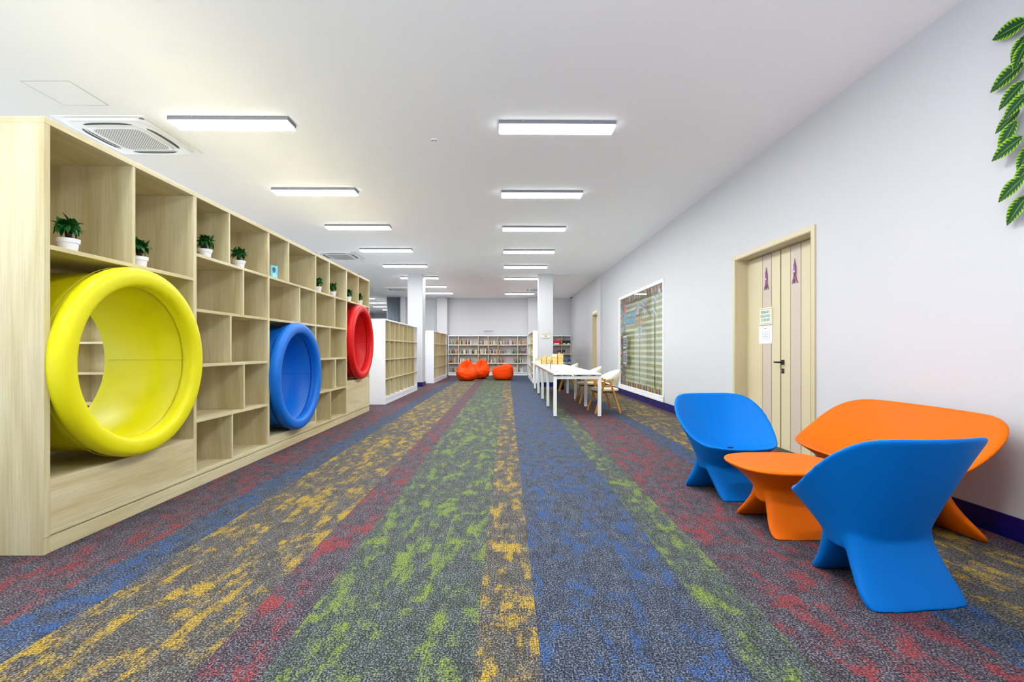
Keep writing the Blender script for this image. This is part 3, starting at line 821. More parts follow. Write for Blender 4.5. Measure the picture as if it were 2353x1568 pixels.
# back panels (solid behind cells, with a round hole where a tube passes)
def backp(y0, y1, z0, z1):
    bpart('back_panel', BK-0.012, BK, y0, y1, z0, z1, M['oak_v'], 0)
def backhole(y0, y1, z0, z1, cy, cz, r):
    bm = bmesh.new(); n = 48; inn = []; out = []
    for i in range(n):
        a = 2*PI*i/n; c, s = math.cos(a), math.sin(a)
        inn.append((cy+r*c, cz+r*s))
        k = min(((y1-cy)/c if c > 1e-6 else 1e9), ((y0-cy)/c if c < -1e-6 else 1e9), ((z1-cz)/s if s > 1e-6 else 1e9), ((z0-cz)/s if s < -1e-6 else 1e9))
        out.append((cy+k*c, cz+k*s))
    def ring(pts, x): return [Vector((x-BX, p[0]-2.70, p[1])) for p in pts]
    loft(bm, [ring(inn, BK), ring(out, BK), ring(out, BK-0.012), ring(inn, BK-0.012)], closed=True)
    mesh_obj('back_panel', bm, M['oak_v'], bc)
TUBE = [(3.345, 1.068, 'yellow'), (5.885, 0.830, 'blue'), (8.425, 1.284, 'red')]
backp(2.697, P[1], 1.745, BT); backp(P[1], P[2], 0.1, BT); backp(P[2], P[3], Z2, BT); backp(P[3], P[4], 0.1, BT); backp(P[4], 9.08, Z1, BT)
backp(2.697, P[1], 0.1, 0.40); backp(P[2], P[3], 0.1, 0.185); backp(P[4], 9.08, 0.1, 0.63)
backhole(2.697, P[1], 0.40, 1.745, TUBE[0][0], TUBE[0][1], 0.61)
backhole(P[2], P[3], 0.185, Z2, TUBE[1][0], TUBE[1][1], 0.61)
backhole(P[4], 9.08, 0.63, Z1, TUBE[2][0], TUBE[2][1], 0.61)

# padded tubes
def tube(cy, cz, kind):
    label = {'yellow': 'big round yellow padded tube you can crawl through, nearest in the oak bookcase',
             'blue': 'round blue padded tube set low in the middle of the oak bookcase',
             'red': 'round red padded tube at the far end of the oak bookcase'}[kind]
    mt = M[kind[0]+'vinyl']; ms = M[kind[0]+'seam']
    t = thing('padded_tube', label, 'tunnel', (BX, cy, cz), 0, 'padded tubes in the bookcase')
    n = 96
    def ring(x, r):
        return [Vector((x, r*math.cos(2*PI*i/n)*1.0, r*math.sin(2*PI*i/n))) for i in range(n)]
    # body: outer skin, back edge and inner bore
    prof = [(-0.03, 0.618), (-0.10, 0.606), (-0.30, 0.604), (-0.60, 0.604), (-0.635, 0.598), (-0.645, 0.57), (-0.642, 0.53), (-0.63, 0.515), (-0.3, 0.512), (-0.02, 0.512)]
    bm = bmesh.new(); loft(bm, [ring(x, r) for x, r in prof], closed=True)
    mesh_obj('tube_body', bm, mt, t, True)
    # thick rolled front lip
    pl = []
    for i in range(20):
        a = 2*PI*i/20
        ca, sa = math.cos(a), math.sin(a)
        sq = lambda v, p: math.copysign(abs(v)**p, v)
        pl.append((0.032 + 0.062*sq(ca, 0.75), 0.5785 + 0.0665*sq(sa, 0.72)))
    bm = bmesh.new()
    rings = []
    for x, r in pl:
        rr = []
        for i in range(n):
            a = 2*PI*i/n
            wv = 0.0016*math.sin(a*23+x*60)*max(0, (0.56-r)/0.06+1)*0.6
            rr.append(Vector((x+wv*0.4, (r+wv)*math.cos(a), (r+wv)*math.sin(a))))
        rings.append(rr)
    loft(bm, rings, closed=True)
    lip = mesh_obj('padded_lip', bm, mt, t, True)
    # stitched piping on the lip and the joint across bore and lip
    bm = bmesh.new()
    for x, r in ((-0.026, 0.6415), (0.076, 0.626)):
        loft(bm, [ring(x+0.0025*math.cos(a), r+0.0025*math.sin(a)) for a in [k*2*PI/6 for k in range(6)]], closed=True)
    mesh_obj('piping', bm, ms, lip, True)
    bm = bmesh.new()
    box(bm, -0.60, 0.02, 0.5105, 0.514, -0.002, 0.002); box(bm, -0.60, 0.02, -0.514, -0.5105, -0.002, 0.002)
    mesh_obj('joint_seam', bm, ms, t)
for q in TUBE: tube(*q)

# small things in and on the bookcase
t = thing('portrait_card', 'small blue card with a dark head silhouette standing in the oak bookcase', 'card', (-2.64, 5.48, Z1), R(-14))
M['cyan'] = mat('card_cyan', srgb(110, 196, 214), 0.5, var=(30, 0.1)); M['slate'] = mat('card_slate', srgb(58, 92, 106), 0.6, var=(30, 0.1)); M['palecard'] = mat('card_pale', srgb(170, 216, 226), 0.6, var=(30, 0.05))
mesh_obj('card', B(-0.004, 0.0, -0.058, 0.058, 0.006, 0.150), M['cyan'], t)
bm = bmesh.new(); bm2 = bmesh.new()
cyl(bm, (0.0, -0.005, 0.105), (0.0015, -0.005, 0.105), 0.026, n=14); cyl(bm, (0.0, -0.005, 0.078), (0.0015, -0.005, 0.078), 0.012, n=10)
cyl(bm2, (0.0, 0.005, 0.035), (0.0012, 0.005, 0.035), 0.036, n=14)
mesh_obj('silhouette', bm, M['slate'], t); mesh_obj('shoulders', bm2, M['palecard'], t)
mesh_obj('stand', B(-0.02, 0.012, -0.02, 0.095, 0, 0.006, 0.001), M['blackp'], t)
t = thing('clamp', 'tiny black clamp on top of the oak bookcase above the red tube', 'clamp', (-2.63, 8.55, BT))
bm = bmesh.new(); box(bm, -0.03, 0.03, -0.03, 0.03, 0, 0.012, 0.003); mesh_obj('foot', bm, M['blackp'], t)
bm = bmesh.new(); cyl(bm, (0, 0, 0.012), (0, 0, 0.03), 0.012, 0.024, 10); mesh_obj('knob', bm, M['blackp'], t)

# ------------------------------------------------------------------ leaves and plants
def leaf(bm, uv, base, dirv, length, width, curl=0.3, up=Vector((0, 0, 1)), n=7, mi=0, fold=0.18):
    d = Vector(dirv).normalized(); s = d.cross(up)
    if s.length < 1e-3: s = Vector((1, 0, 0))
    s.normalize(); nn = s.cross(d)
    rows_ = []
    for i in range(n+1):
        v = i/n
        wv = width*0.5*(math.sin(PI*min(1, v**0.85))**0.8)*(1-0.25*v) if 0 < v < 1 else 0.0005
        c = Vector(base) + d*length*v - nn*curl*length*v*v
        rows_.append([(c - s*wv + nn*fold*wv, 0, v), (c, 0.5, v), (c + s*wv + nn*fold*wv, 1, v)])
    vs = [[(bm.verts.new(p), u, v) for p, u, v in r_] for r_ in rows_]
    for a, b_ in zip(vs, vs[1:]):
        for k in range(2):
            q = (a[k], a[k+1], b_[k+1], b_[k])
            f = bm.faces.new([x[0] for x in q]); f.smooth = True; f.material_index = mi
            for lp_, x in zip(f.loops, q): lp_[uv].uv = (x[1], x[2])

def make_plant(seed):
    rnd = random.Random(seed)
    t = thing('potted_plant', '', 'plant')
    bm = bmesh.new(); lathe(bm, [(0.040, 0), (0.044, 0.004), (0.050, 0.052), (0.056, 0.053), (0.0585, 0.078), (0.056, 0.080), (0.052, 0.076), (0.050, 0.066)], 28, cap1=False)
    pt = mesh_obj('pot', bm, M['pot'], t, True, angle=35)
    bm = bmesh.new(); lathe(bm, [(0.0505, 0.064), (0.03, 0.069), (0.01, 0.070)], 20); mesh_obj('soil', bm, M['soil'], t)
    bm = bmesh.new(); pts = [Vector((0, 0, 0.066)), Vector((0.003, -0.002, 0.09)), Vector((-0.002, 0.003, 0.122)), Vector((0, 0, 0.150))]
    for a, b_, r0, r1 in zip(pts, pts[1:], (0.020, 0.017, 0.016), (0.017, 0.016, 0.019)): cyl(bm, a, b_, r0, r1, 12)
    mesh_obj('trunk', bm, M['trunk'], t, True)
    bm = bmesh.new(); uv = bm.loops.layers.uv.new('UV')
    nb = 14
    for k in range(nb):
        az = k*2.399 + rnd.uniform(-.3, .3); el = R(66 - 60*(k/(nb-1)) + rnd.uniform(-8, 8))
        top = Vector((0, 0, 0.147)); d = Vector((math.cos(az)*math.cos(el), math.sin(az)*math.cos(el), math.sin(el)))
        L_ = rnd.uniform(0.024, 0.046)
        tip = top + d*L_
        cyl(bm, top, tip, 0.0016, 0.0012, 5, mi=1)
        nl = 5
        for j in range(nl):
            a2 = j*2*PI/nl + rnd.uniform(-.2, .2)
            side = d.cross(Vector((0, 0, 1))); side = side.normalized() if side.length > .1 else Vector((1, 0, 0))
            o2 = side.cross(d)
            dd = (d*0.35 + (side*math.cos(a2)+o2*math.sin(a2)) + Vector((0, 0, -0.08)))
            ln = rnd.uniform(0.048, 0.068)*(1.1 if k > nb*0.6 else 0.9)
            leaf(bm, uv, tip, dd, ln, ln*0.50, rnd.uniform(.2, .55), n=5)
    zmin = min(v.co.z for v in bm.verts)
    for v in bm.verts:
        if v.co.z < 0.004: v.co.z = 0.004
        k_ = math.hypot(v.co.x, v.co.y)
        if v.co.z < 0.085 and k_ < 0.062: v.co.x *= 0.065/max(k_, .01); v.co.y *= 0.065/max(k_, .01)
    mesh_obj('foliage', bm, [M['plant_leaf'], M['stem']], t)
    return t
plants = [make_plant(s) for s in (3, 4, 7)]
PL = [(-2.675, 2.945, 1.745, 'small potted plant in the top near corner cell of the oak bookcase'),
      (-2.675, 3.51, 1.745, 'potted plant half hidden behind the divider in the second top cell of the oak bookcase'),
      (-2.665, 4.262, Z1, 'small potted plant in the first narrow top cell right of the yellow tube'),
      (-2.665, 4.805, Z1, 'small potted plant right beside the previous pot, in the wide cell before the blue card'),
      (-2.76, 5.97, Z1, 'small plant with only leaf tips showing, right of the blue card'),
      (-2.665, 6.79, Z1, 'small potted plant just right of the upright past the blue tube'),
      (-2.665, 7.37, Z1, 'small potted plant in the wide top cell before the red tube'),
      (-2.665, 8.10, Z1, 'small potted plant above the left part of the red tube'),
      (-2.665, 8.72, Z1, 'small potted plant in the last top cell of the oak bookcase')]
for k, (x, y, z, l) in enumerate(PL):
    o = plants[k] if k < 3 else copy_tree(plants[(k*2) % 3])
    o.location = (x, y, z); o.rotation_euler = (0, 0, k*1.3+0.5); o.scale = (1.0,)*3
    o['label'] = l; o['group'] = 'small potted plants in the oak bookcase'

# hanging variegated vine on the right wall
vt = thing('hanging_vine', 'variegated green and yellow leafy vine hanging high on the right wall', 'plant', wr(2.805, 1.93))
vb = Vector(vt.location)
bm = bmesh.new(); stems = bmesh.new()
pts = []
for i in range(15):
    q = i/14; pts.append(Vector((-0.035-0.012*math.sin(q*9), 0.03*math.sin(q*7)-0.02, 1.40-1.28*q)))
for a, b_ in zip(pts, pts[1:]): cyl(stems, a, b_, 0.005, 0.005, 8)
mesh_obj('stem', stems, M['stem'], vt, True)
# leaves: (y offset of base, z of base, direction angle in wall plane [0 = towards +y (left in view)], length)
LV = [(0.03, 1.035, 4, .205), (0.02, 0.95, -55, .15), (0.0, 0.90, -62, .16), (0.05, 0.80, -20, .21), (0.03, 0.685, -35, .18), (0.0, 0.60, -38, .17),
      (0.07, 0.535, -28, .165), (0.075, 0.475, -58, .19), (0.03, 0.36, -25, .19), (0.0, 0.31, -60, .17), (-0.01, 0.20, -50, .16), (0.02, 0.125, -38, .18), (0.03, 0.02, -52, .19),
      (-0.03, 1.22, 175, .2), (-0.04, 1.05, 210, .2), (-0.05, 0.9, 200, .2), (-0.05, 0.72, 215, .19), (-0.05, 0.55, 200, .2), (-0.05, 0.38, 220, .19), (-0.05, 0.2, 210, .19), (-0.03, 0.08, 235, .18), (0.0, 1.3, 40, .18), (-0.02, 1.38, 120, .17)]
bm = None
for k, (dy, dz, ang, ln) in enumerate(LV):
    bm = bmesh.new(); uv = bm.loops.layers.uv.new('UV')
    a = R(ang); d = Vector((-0.10 - 0.05*((k*7) % 3)/2, math.cos(a), math.sin(a)))
    x0 = -0.040-0.014*(k % 3)
    leaf(bm, uv, (x0, dy-0.03, dz+0.10), d, ln, ln*0.56, 0.10, up=Vector((-1, 0, 0)).cross(d).cross(Vector((-1,0,0))) + Vector((-3, 0, 0)), n=12, fold=0.22)
    mesh_obj('leaf', bm, M['vine_leaf'], vt)
vt.rotation_euler = (0, 0, WA)

# ------------------------------------------------------------------ moulded lounge furniture
def sup(a, n=3.0):
    c, s = math.cos(a), math.sin(a); p = 2/n
    return math.copysign(abs(c)**p, c), math.copysign(abs(s)**p, s)
def smooth01(x): x = max(0, min(1, x)); return x*x*(3-2*x)

def leg_plates(bm, hw_top, hw_wa, hw_back, hw_front, ytop, yfloor, ztop, ht_top, ht_floor):
    N = 40
    for sgn in (-1, 1):
        hw_floor = hw_back if sgn < 0 else hw_front
        rings = []
        for i in range(15):
            z = ztop*(1-i/14)
            q = 1-z/ztop
            yc = ytop + (yfloor-ytop)*q**1.5
            ht = ht_top + (ht_floor-ht_top)*q**0.8
            hw = hw_top + (hw_floor-hw_top)*smooth01(q)**1.2 - (hw_top-hw_wa)*math.sin(PI*min(1, q*1.15))*0.9
            zz = z if i < 14 else 0.0
            rr = []
            for j in range(N):
                x, y = sup(2*PI*j/N, 2.9)
                k = 1.0 if i < 13 else (0.985 if i == 13 else 0.96)
                rr.append(Vector((x*hw*k, sgn*(yc) + y*ht*k, zz)))
            rings.append(rr)
        loft(bm, rings)

def lounge(kind):
    bm = bmesh.new(); N = 96
    if kind == 'chair':
        a_, b_, zb, zf, aw, bw, zw = 0.398, 0.350, 0.764, 0.405, 0.215, 0.110, 0.20
        leg_plates(bm, 0.222, 0.220, 0.255, 0.172, 0.055, 0.215, 0.30, 0.062, 0.045)
    elif kind == 'sofa':
        a_, b_, zb, zf, aw, bw, zw = 0.752, 0.355, 0.748, 0.402, 0.44, 0.100, 0.20
        leg_plates(bm, 0.45, 0.45, 0.56, 0.48, 0.055, 0.225, 0.30, 0.062, 0.045)
    else:
        a_, b_, zb, zf, aw, bw, zw = 0.345, 0.310, 0.41, 0.41, 0.165, 0.085, 0.16
        leg_plates(bm, 0.165, 0.16, 0.215, 0.205, 0.055, 0.235, 0.26, 0.055, 0.035)
    rim = []
    for j in range(N):
        an = 2*PI*j/N; x, y = sup(an, (2.75 if kind == 'table' else 2.5 if math.sin(an) < 0 else 2.45) if kind != 'sofa' else 2.7)
        # plan outline: back (y<0) a bit wider than the front
        wd = a_*(1.0 - 0.17*smooth01((y+0.35)/1.25)) if kind != 'table' else a_
        if kind == 'sofa': wd = a_*(1.0 - 0.04*smooth01((y+0.2)/1.2))
        px, py = x*wd, y*b_
        if kind == 'table': pz = zb
        else:
            k = smooth01((0.70 - y)/1.62)
            pz = zf + (zb-zf)*k - 0.03*(abs(x)**6)*k + (0.014*abs(x)**2)*(1-k)
        rim.append(Vector((px, py, pz)))
    rings = []
    T_ = 14
    for i in range(T_+1):
        t = i/T_
        rr = []
        for j, r in enumerate(rim):
            x, y = sup(2*PI*j/N, 2.75)
            w0 = Vector((x*aw, y*bw, zw))
            if kind == 'table': fh, fz = t**1.9, t**0.85
            else: fh, fz = t**1.22, t
            rr.append(Vector((w0.x+(r.x-w0.x)*fh, w0.y+(r.y-w0.y)*fh, w0.z+(r.z-w0.z)*fz - (0.012 if kind == 'table' else 0)*t)))
        rings.append(rr)
    if kind == 'table':
        rings.append([Vector((r.x*1.0, r.y*1.0, r.z)) for r in rim])
        rings.append([Vector((r.x*0.97, r.y*0.97, r.z+0.006)) for r in rim])
        rings.append([Vector((r.x*0.5, r.y*0.5, r.z+0.006)) for r in rim])
        rings.append([Vector((r.x*0.1, r.y*0.1, r.z+0.006)) for r in rim])
    else:
        sy = 0.045; zs = 0.365 if kind == 'chair' else 0.37
        rings.append([Vector((r.x*0.975, r.y*0.975, r.z+0.012)) for r in rim])
        for i in range(14):
            t = 1-i/14
            rr = []
            for j, r in enumerate(rim):
                ex = 1.75
                f = 0.93*t
                z = zs + (r.z+0.006-zs)*t**ex
                kx = f
                rr.append(Vector((r.x*kx, sy*(1-t) + r.y*f, z)))
            rings.append(rr)
    loft(bm, rings)
    return bm

def lounge_obj(name, kind, m, label, cat, loc, rotz, group=None):
    if kind == 'chair':
        t = thing(name, label, cat, loc, rotz, group)
        body = mesh_obj('body', lounge(kind), m, t, True)
    else:      # moulded in one piece
        t = body = tag(mesh_obj(name, lounge(kind), m, None, True, loc=loc, rotz=rotz), label, cat, group)
    rm = body.modifiers.new('remesh', 'REMESH'); rm.mode = 'VOXEL'; rm.voxel_size = 0.0065; rm.use_smooth_shade = True
    sm = body.modifiers.new('smooth', 'SMOOTH'); sm.factor = 0.6; sm.iterations = 26
    return t
A1 = lounge_obj('lounge_chair', 'chair', M['blue'], 'blue moulded plastic lounge chair with its seat facing the camera, by the double door', 'chair', (1.775, 3.90, 0), R(180+6), 'blue moulded lounge chairs')
A2 = lounge_obj('lounge_chair', 'chair', M['blue'], 'blue moulded plastic lounge chair with its back to the camera, before the orange table', 'chair', (1.81, 2.37, 0), R(7), 'blue moulded lounge chairs')
A3 = lounge_obj('lounge_sofa', 'sofa', M['orange'], 'wide orange moulded plastic two-seat sofa along the white wall', 'sofa', (2.63, 3.40, 0), R(90))
A4 = lounge_obj('coffee_table', 'table', M['orange'], 'low orange moulded plastic coffee table between the two blue chairs', 'table', (1.815, 3.17, 0), R(2))
for t_ in (A1, A2):
    bm = bmesh.new(); loft(bm, [[Vector((0.024*math.cos(a), 0.05+0.015*math.sin(a), z)) for a in [k*2*PI/20 for k in range(20)]] for z in (0.355, 0.3735)])
    o = mesh_obj('drain_hole', bm, M['hole'], t_); tag(o, 'dark oval drain hole')

# ------------------------------------------------------------------ white shelf units with oak cells
def make_shelf_unit():
    """8 bays, front faces +x at x=0, runs along +y from 0 to 3.62"""
    t = thing('shelf_unit', '', 'shelf')
    Dp, Ln, Ht = 0.32, 3.62, 1.80
    p = Ln/8
    mesh_obj('end_panel', B(-2*Dp, 0, 0, 0.02, 0, Ht, 0.002), M['white'], t)
    mesh_obj('end_panel', B(-2*Dp, 0, Ln-0.02, Ln, 0, Ht, 0.002), M['white'], t)
    mesh_obj('top_panel', B(-2*Dp, 0, 0.02, Ln-0.02, Ht-0.03, Ht, 0.002), M['white'], t)
    mesh_obj('centre_back', B(-Dp-0.01, -Dp, 0.02, Ln-0.02, 0.15, Ht-0.03), M['oak_v'], t)
    mesh_obj('plinth', B(-2*Dp+0.01, -0.004, 0.02, Ln-0.02, 0, 0.080), M['white'], t)
    mesh_obj('deck', B(-2*Dp, 0, 0.02, Ln-0.02, 0.088, 0.155, 0.002), M['white'], t)
    mesh_obj('plinth_recess', B(-2*Dp+0.02, -0.02, 0.02, Ln-0.02, 0.080, 0.088), M['fixt'], t)
    for z in (0.54, 0.952, 1.366):
        mesh_obj('shelf', B(-2*Dp+0.002, -0.002, 0.02, Ln-0.02, z-0.022, z, 0.001), M['oak_y'], t)
    for k in range(1, 8):
        mesh_obj('divider', B(-2*Dp+0.001, -0.003, k*p-0.010, k*p+0.010, 0.155, Ht-0.03, 0.001), M['oak_v'], t)
    return t
u1 = make_shelf_unit(); u1.location = (-2.55, 10.12, 0); u1['label'] = 'white low shelf unit with empty oak cells just beyond the red tube'
u2 = copy_tree(u1); u2.location = (-2.50, 16.52, 0); u2['label'] = 'white low shelf unit with empty oak cells beyond the left column'
u3 = copy_tree(u1); u3.location = (0.88, 16.5+3.62, 0); u3.rotation_euler = (0, 0, PI); u3['label'] = 'white low shelf unit holding binders behind the right column'
for ch_ in list(u3.children):
    if ch_.name.startswith('divider'):
        if abs(ch_.data.vertices[0].co.y - 1.80) > 0.3: bpy.data.objects.remove(ch_)
for u in (u1, u2, u3): u['group'] = 'white shelf units with oak cells'

# oak bookcase seen through the yellow tube
t = thing('bookcase', 'oak bookcase glimpsed through the opening of the yellow tube', 'bookcase', (-6.3, 6.0, 0))
for x in (0.0, 0.80, 1.60, 2.40): mesh_obj('upright', B(x, x+0.03, 0, 0.35, 0, 2.1, 0.001), M['oak_v'], t)
for z in (0.10, 0.482, 0.865, 1.248, 1.63, 2.10): mesh_obj('shelf', B(0.03, 2.40, 0.001, 0.35, z-0.026, z, 0.001), M['oak_x'], t)
mesh_obj('back_panel', B(0, 2.43, 0.35, 0.36, 0, 2.1), M['oak_v'], t)

# ------------------------------------------------------------------ back wall bookcases
def back_unit(label, xs, name='bookcase'):
    t = thing(name, label, 'bookcase', (xs[0], 21.56, 0))
    x0 = xs[0]; Ln = xs[-1]-x0; Dp = 0.30
    mesh_obj('side_panel', B(-0.02, 0, 0, Dp, 0, 1.77, 0.001), M['white'], t); mesh_obj('side_panel', B(Ln, Ln+0.02, 0, Dp, 0, 1.77, 0.001), M['white'], t)
    mesh_obj('top_panel', B(-0.02, Ln+0.02, 0, Dp, 1.75, 1.795, 0.001), M['white'], t)
    mesh_obj('back_panel', B(0, Ln, Dp-0.012, Dp, 0, 1.75), M['backgrey'], t)
    mesh_obj('plinth', B(0, Ln, 0.01, Dp-0.02, 0, 0.085), M['white'], t)
    for z in (0.125, 0.54, 0.95, 1.36):
        mesh_obj('shelf', B(0, Ln, 0.003, Dp-0.013, z-0.028, z, 0.001), M['white' if z < 0.2 else 'oak_x'], t)
        if z > 0.2 or True: mesh_obj('shelf_lip', B(0, Ln, -0.002, 0.003, z-0.002, z+0.022), M['white'], t)
    for x in xs[1:-1]: mesh_obj('upright', B(x-x0-0.016, x-x0+0.016, -0.003, Dp-0.013, 0.085, 1.75, 0.001), M['oak_v'], t)
    return t
BXS = [-2.61, -2.158, -1.282, -0.839, -0.398, 0.478, 0.90]
back_unit('wide white and oak bookcase full of books along the back wall', BXS)
RXS = [1.56, 2.00, 2.448, 2.855]
back_unit('narrow grey backed bookcase in the far right corner behind the table', RXS)

# books
BC = {'tan': srgb(196, 170, 128), 'brown': srgb(120, 82, 56), 'green': srgb(86, 120, 88), 'navy': srgb(46, 56, 92), 'cream': srgb(226, 218, 196),
      'red': srgb(170, 54, 48), 'teal': srgb(70, 140, 156), 'orange': srgb(206, 128, 70), 'grey': srgb(140, 144, 150), 'yellow': srgb(214, 196, 84), 'blue': srgb(60, 120, 190), 'dark': srgb(44, 42, 48), 'white': srgb(236, 236, 236), 'pink': srgb(206, 150, 150), 'purple': srgb(96, 50, 96)}
BM = {k: mat('cover_'+k, v, 0.6, var=(30, 0.12)) for k, v in BC.items()}
def book_mesh(w_, h_, d_, m):
    """spine faces -y; width along x; stands at z=0"""
    bm = bmesh.new()
    box(bm, -w_/2, -w_/2+0.002, 0, d_, 0, h_); box(bm, w_/2-0.002, w_/2, 0, d_, 0, h_); box(bm, -w_/2, w_/2, -0.001, 0.002, 0, h_)
    box(bm, -w_/2+0.002, w_/2-0.002, 0.002, d_-0.004, 0.003, h_-0.003, mi=1)
    box(bm, -w_/2+0.003, w_/2-0.003, -0.0018, -0.0009, h_*0.7, h_*0.8, mi=1)
    me = bpy.data.meshes.new('book'); bmesh.ops.recalc_face_normals(bm, faces=bm.faces); bm.to_mesh(me); bm.free()
    me.materials.append(m); me.materials.append(M['page']); return me
BME = {(c, s): book_mesh((0.026, 0.034, 0.042)[s], (0.20, 0.225, 0.185)[s], 0.14, BM[c]) for c in BC for s in range(3)}
random.seed(42)
NTH = ('first second third fourth fifth sixth seventh eighth ninth tenth eleventh twelfth thirteenth fourteenth fifteenth sixteenth seventeenth eighteenth '
       'nineteenth twentieth twenty-first twenty-second twenty-third twenty-fourth twenty-fifth twenty-sixth twenty-seventh twenty-eighth').split()
rown = ['top', 'second', 'third', 'bottom']; ordn = ['first', 'second', 'third', 'fourth', 'fifth', 'sixth']
rowz = [1.36, 0.95, 0.54, 0.125]
mixed = ['tan', 'tan', 'brown', 'green', 'navy', 'cream', 'red', 'orange', 'grey', 'cream', 'dark', 'tan', 'brown', 'white', 'pink']
def fill(xa, xb, row, bay, lean=True, pal=mixed, unit='back wall bookcase', start=1, y=21.585):
    x = xa+0.02; n = start; lastlean = 0
    while True:
        s = random.randrange(3); wd = (0.026, 0.034, 0.042)[s]
        ang = 0
        if lean and random.random() < 0.30: ang = R(random.uniform(4, 14))
        adv = wd/math.cos(ang) + math.sin(ang)*0.228
        if x + wd + math.sin(ang)*0.22 > xb: break
        c = random.choice(pal)
        o = bpy.data.objects.new('book', BME[(c, s)]); C.objects.link(o)
        o.location = (x + wd/2, y, rowz[row]+0.001 + math.sin(ang)*wd/2); o.rotation_euler = (0, -ang if False else ang*0, 0)
        if ang:
            o.rotation_euler = (0, -ang, 0); o.location.x += math.sin(ang)*0.225
        tag(o, '%s book %s from the left, %s shelf, %s bay of the back wall bookcase' % (c, NTH[n-1], rown[row], ordn[bay]), 'book', 'books in the back wall bookcase')
        x += adv + random.uniform(0.001, 0.006); n += 1
    return n
b = BXS
fill(b[0], b[1]-.02, 0, 0); fill(b[1]+.02, b[1]+.62, 0, 1); fill(b[2]+.02, b[3]-.03, 0, 2, pal=mixed+['purple', 'white', 'white']); fill(b[3]+.02, b[4]-.02, 0, 3)
fill(b[4]+.02, b[5]-.05, 0, 4, pal=mixed+['teal', 'blue', 'cream', 'blue']); fill(b[5]+.02, b[6]-.02, 0, 5)
fill(b[0], b[0]+.36, 1, 0); fill(b[1]+.02, b[2]-.02, 1, 1, pal=mixed+['yellow', 'red']); fill(b[2]+.02, b[3]-.03, 1, 2); fill(b[3]+.02, b[4]-.02, 1, 3)
n_ = fill(b[4]+.02, b[4]+.28, 1, 4); fill(b[5]-.30, b[5]-.02, 1, 4, start=n_, pal=['grey', 'green', 'dark', 'teal']); fill(b[5]+.03, b[6]-.08, 1, 5, pal=['navy', 'cream', 'green', 'red', 'purple'])
fill(b[0], b[0]+.32, 2, 0); fill(b[1]+.02, b[1]+.62, 2, 1, pal=mixed+['teal', 'purple', 'red']); fill(b[2]+.02, b[3]-.09, 2, 2, pal=['red', 'tan', 'brown', 'cream']); fill(b[3]+.02, b[4]-.02, 2, 3, pal=['dark', 'green', 'cream', 'grey', 'orange'])
n_ = fill(b[4]+.04, b[4]+.26, 2, 4, pal=['red', 'white', 'pink']); fill(b[5]-.18, b[5]-.02, 2, 4, start=n_, pal=['dark', 'brown', 'cream']); fill(b[5]+.03, b[5]+.25, 2, 5, pal=['green', 'cream', 'dark'])
fill(b[0]+.02, b[0]+.34, 3, 0, pal=['tan', 'cream', 'brown', 'grey']); fill(b[3]+.04, b[3]+.22, 3, 3, pal=['cream', 'tan', 'dark']); fill(b[5]+.02, b[5]+.24, 3, 5, pal=['dark', 'white', 'green'])

# storage boxes and binders in the corner bookcase
def sbox(x0, x1, z, h, m, label, taper=0.0, name='storage_box', cat='box', y0=21.58, d=0.2, rest=None):
    bm = bmesh.new()
    loft(bm, [[Vector((x0+taper, y0, 0)), Vector((x1-taper, y0, 0)), Vector((x1-taper, y0+d, 0)), Vector((x0+taper, y0+d, 0))],
              [Vector((x0, y0, h)), Vector((x1, y0, h)), Vector((x1, y0+d, h)), Vector((x0, y0+d, h))]])
    c = Vector(((x0+x1)/2, y0+d/2, 0)); bm.transform(Matrix.Translation(-c))
    t = thing(name, label, cat, (c.x, c.y, z))
    mesh_obj('body', bm, m, t)
    mesh_obj('label_strip', B(-(x1-x0)*.3, (x1-x0)*.3, -d/2-0.003, -d/2-0.0005, h*0.15, h*0.4), M['paper'], t)
    return t
r_ = RXS
RedM = mat('box_red', srgb(204, 24, 28), 0.5, var=(20, 0.1)); YelM = mat('box_yellow', srgb(214, 214, 60), 0.5, var=(20, 0.1)); TealM = mat('box_teal', srgb(40, 130, 150), 0.5, var=(20, 0.1)); BluM = mat('box_blue', srgb(20, 90, 170), 0.5, var=(20, 0.1))
sbox(r_[1]+.03, r_[1]+.40, 1.361, 0.20, RedM, 'bright red storage box on the top shelf of the corner bookcase')
sbox(r_[2]+.03, r_[2]+.19, 1.361, 0.20, M['blackp'], 'black tapered storage box left on the top shelf of the corner bookcase', 0.03)
sbox(r_[2]+.22, r_[2]+.38, 1.361, 0.20, M['blackp'], 'black tapered storage box at the right end of the corner bookcase top shelf', 0.02)
sbox(r_[2]+.20, r_[2]+.38, 1.361, 0.05, YelM, 'flat yellow box in front of the right black box in the corner bookcase', 0.0, y0=21.562, d=0.016)
sbox(r_[1]+.27, r_[1]+.41, 0.951, 0.20, BM['purple'], 'maroon storage box on the second shelf of the corner bookcase', 0.02)
sbox(r_[2]+.04, r_[2]+.15, 0.951, 0.20, BM['dark'], 'dark green storage box on the second shelf of the corner bookcase', 0.01)
sbox(r_[2]+.03, r_[2]+.17, 0.541, 0.16, TealM, 'teal storage box on the third shelf of the corner bookcase', 0.0)
sbox(r_[2]+.28, r_[2]+.38, 0.541, 0.18, BluM, 'blue storage box on the third shelf of the corner bookcase, right of the teal one', 0.0)
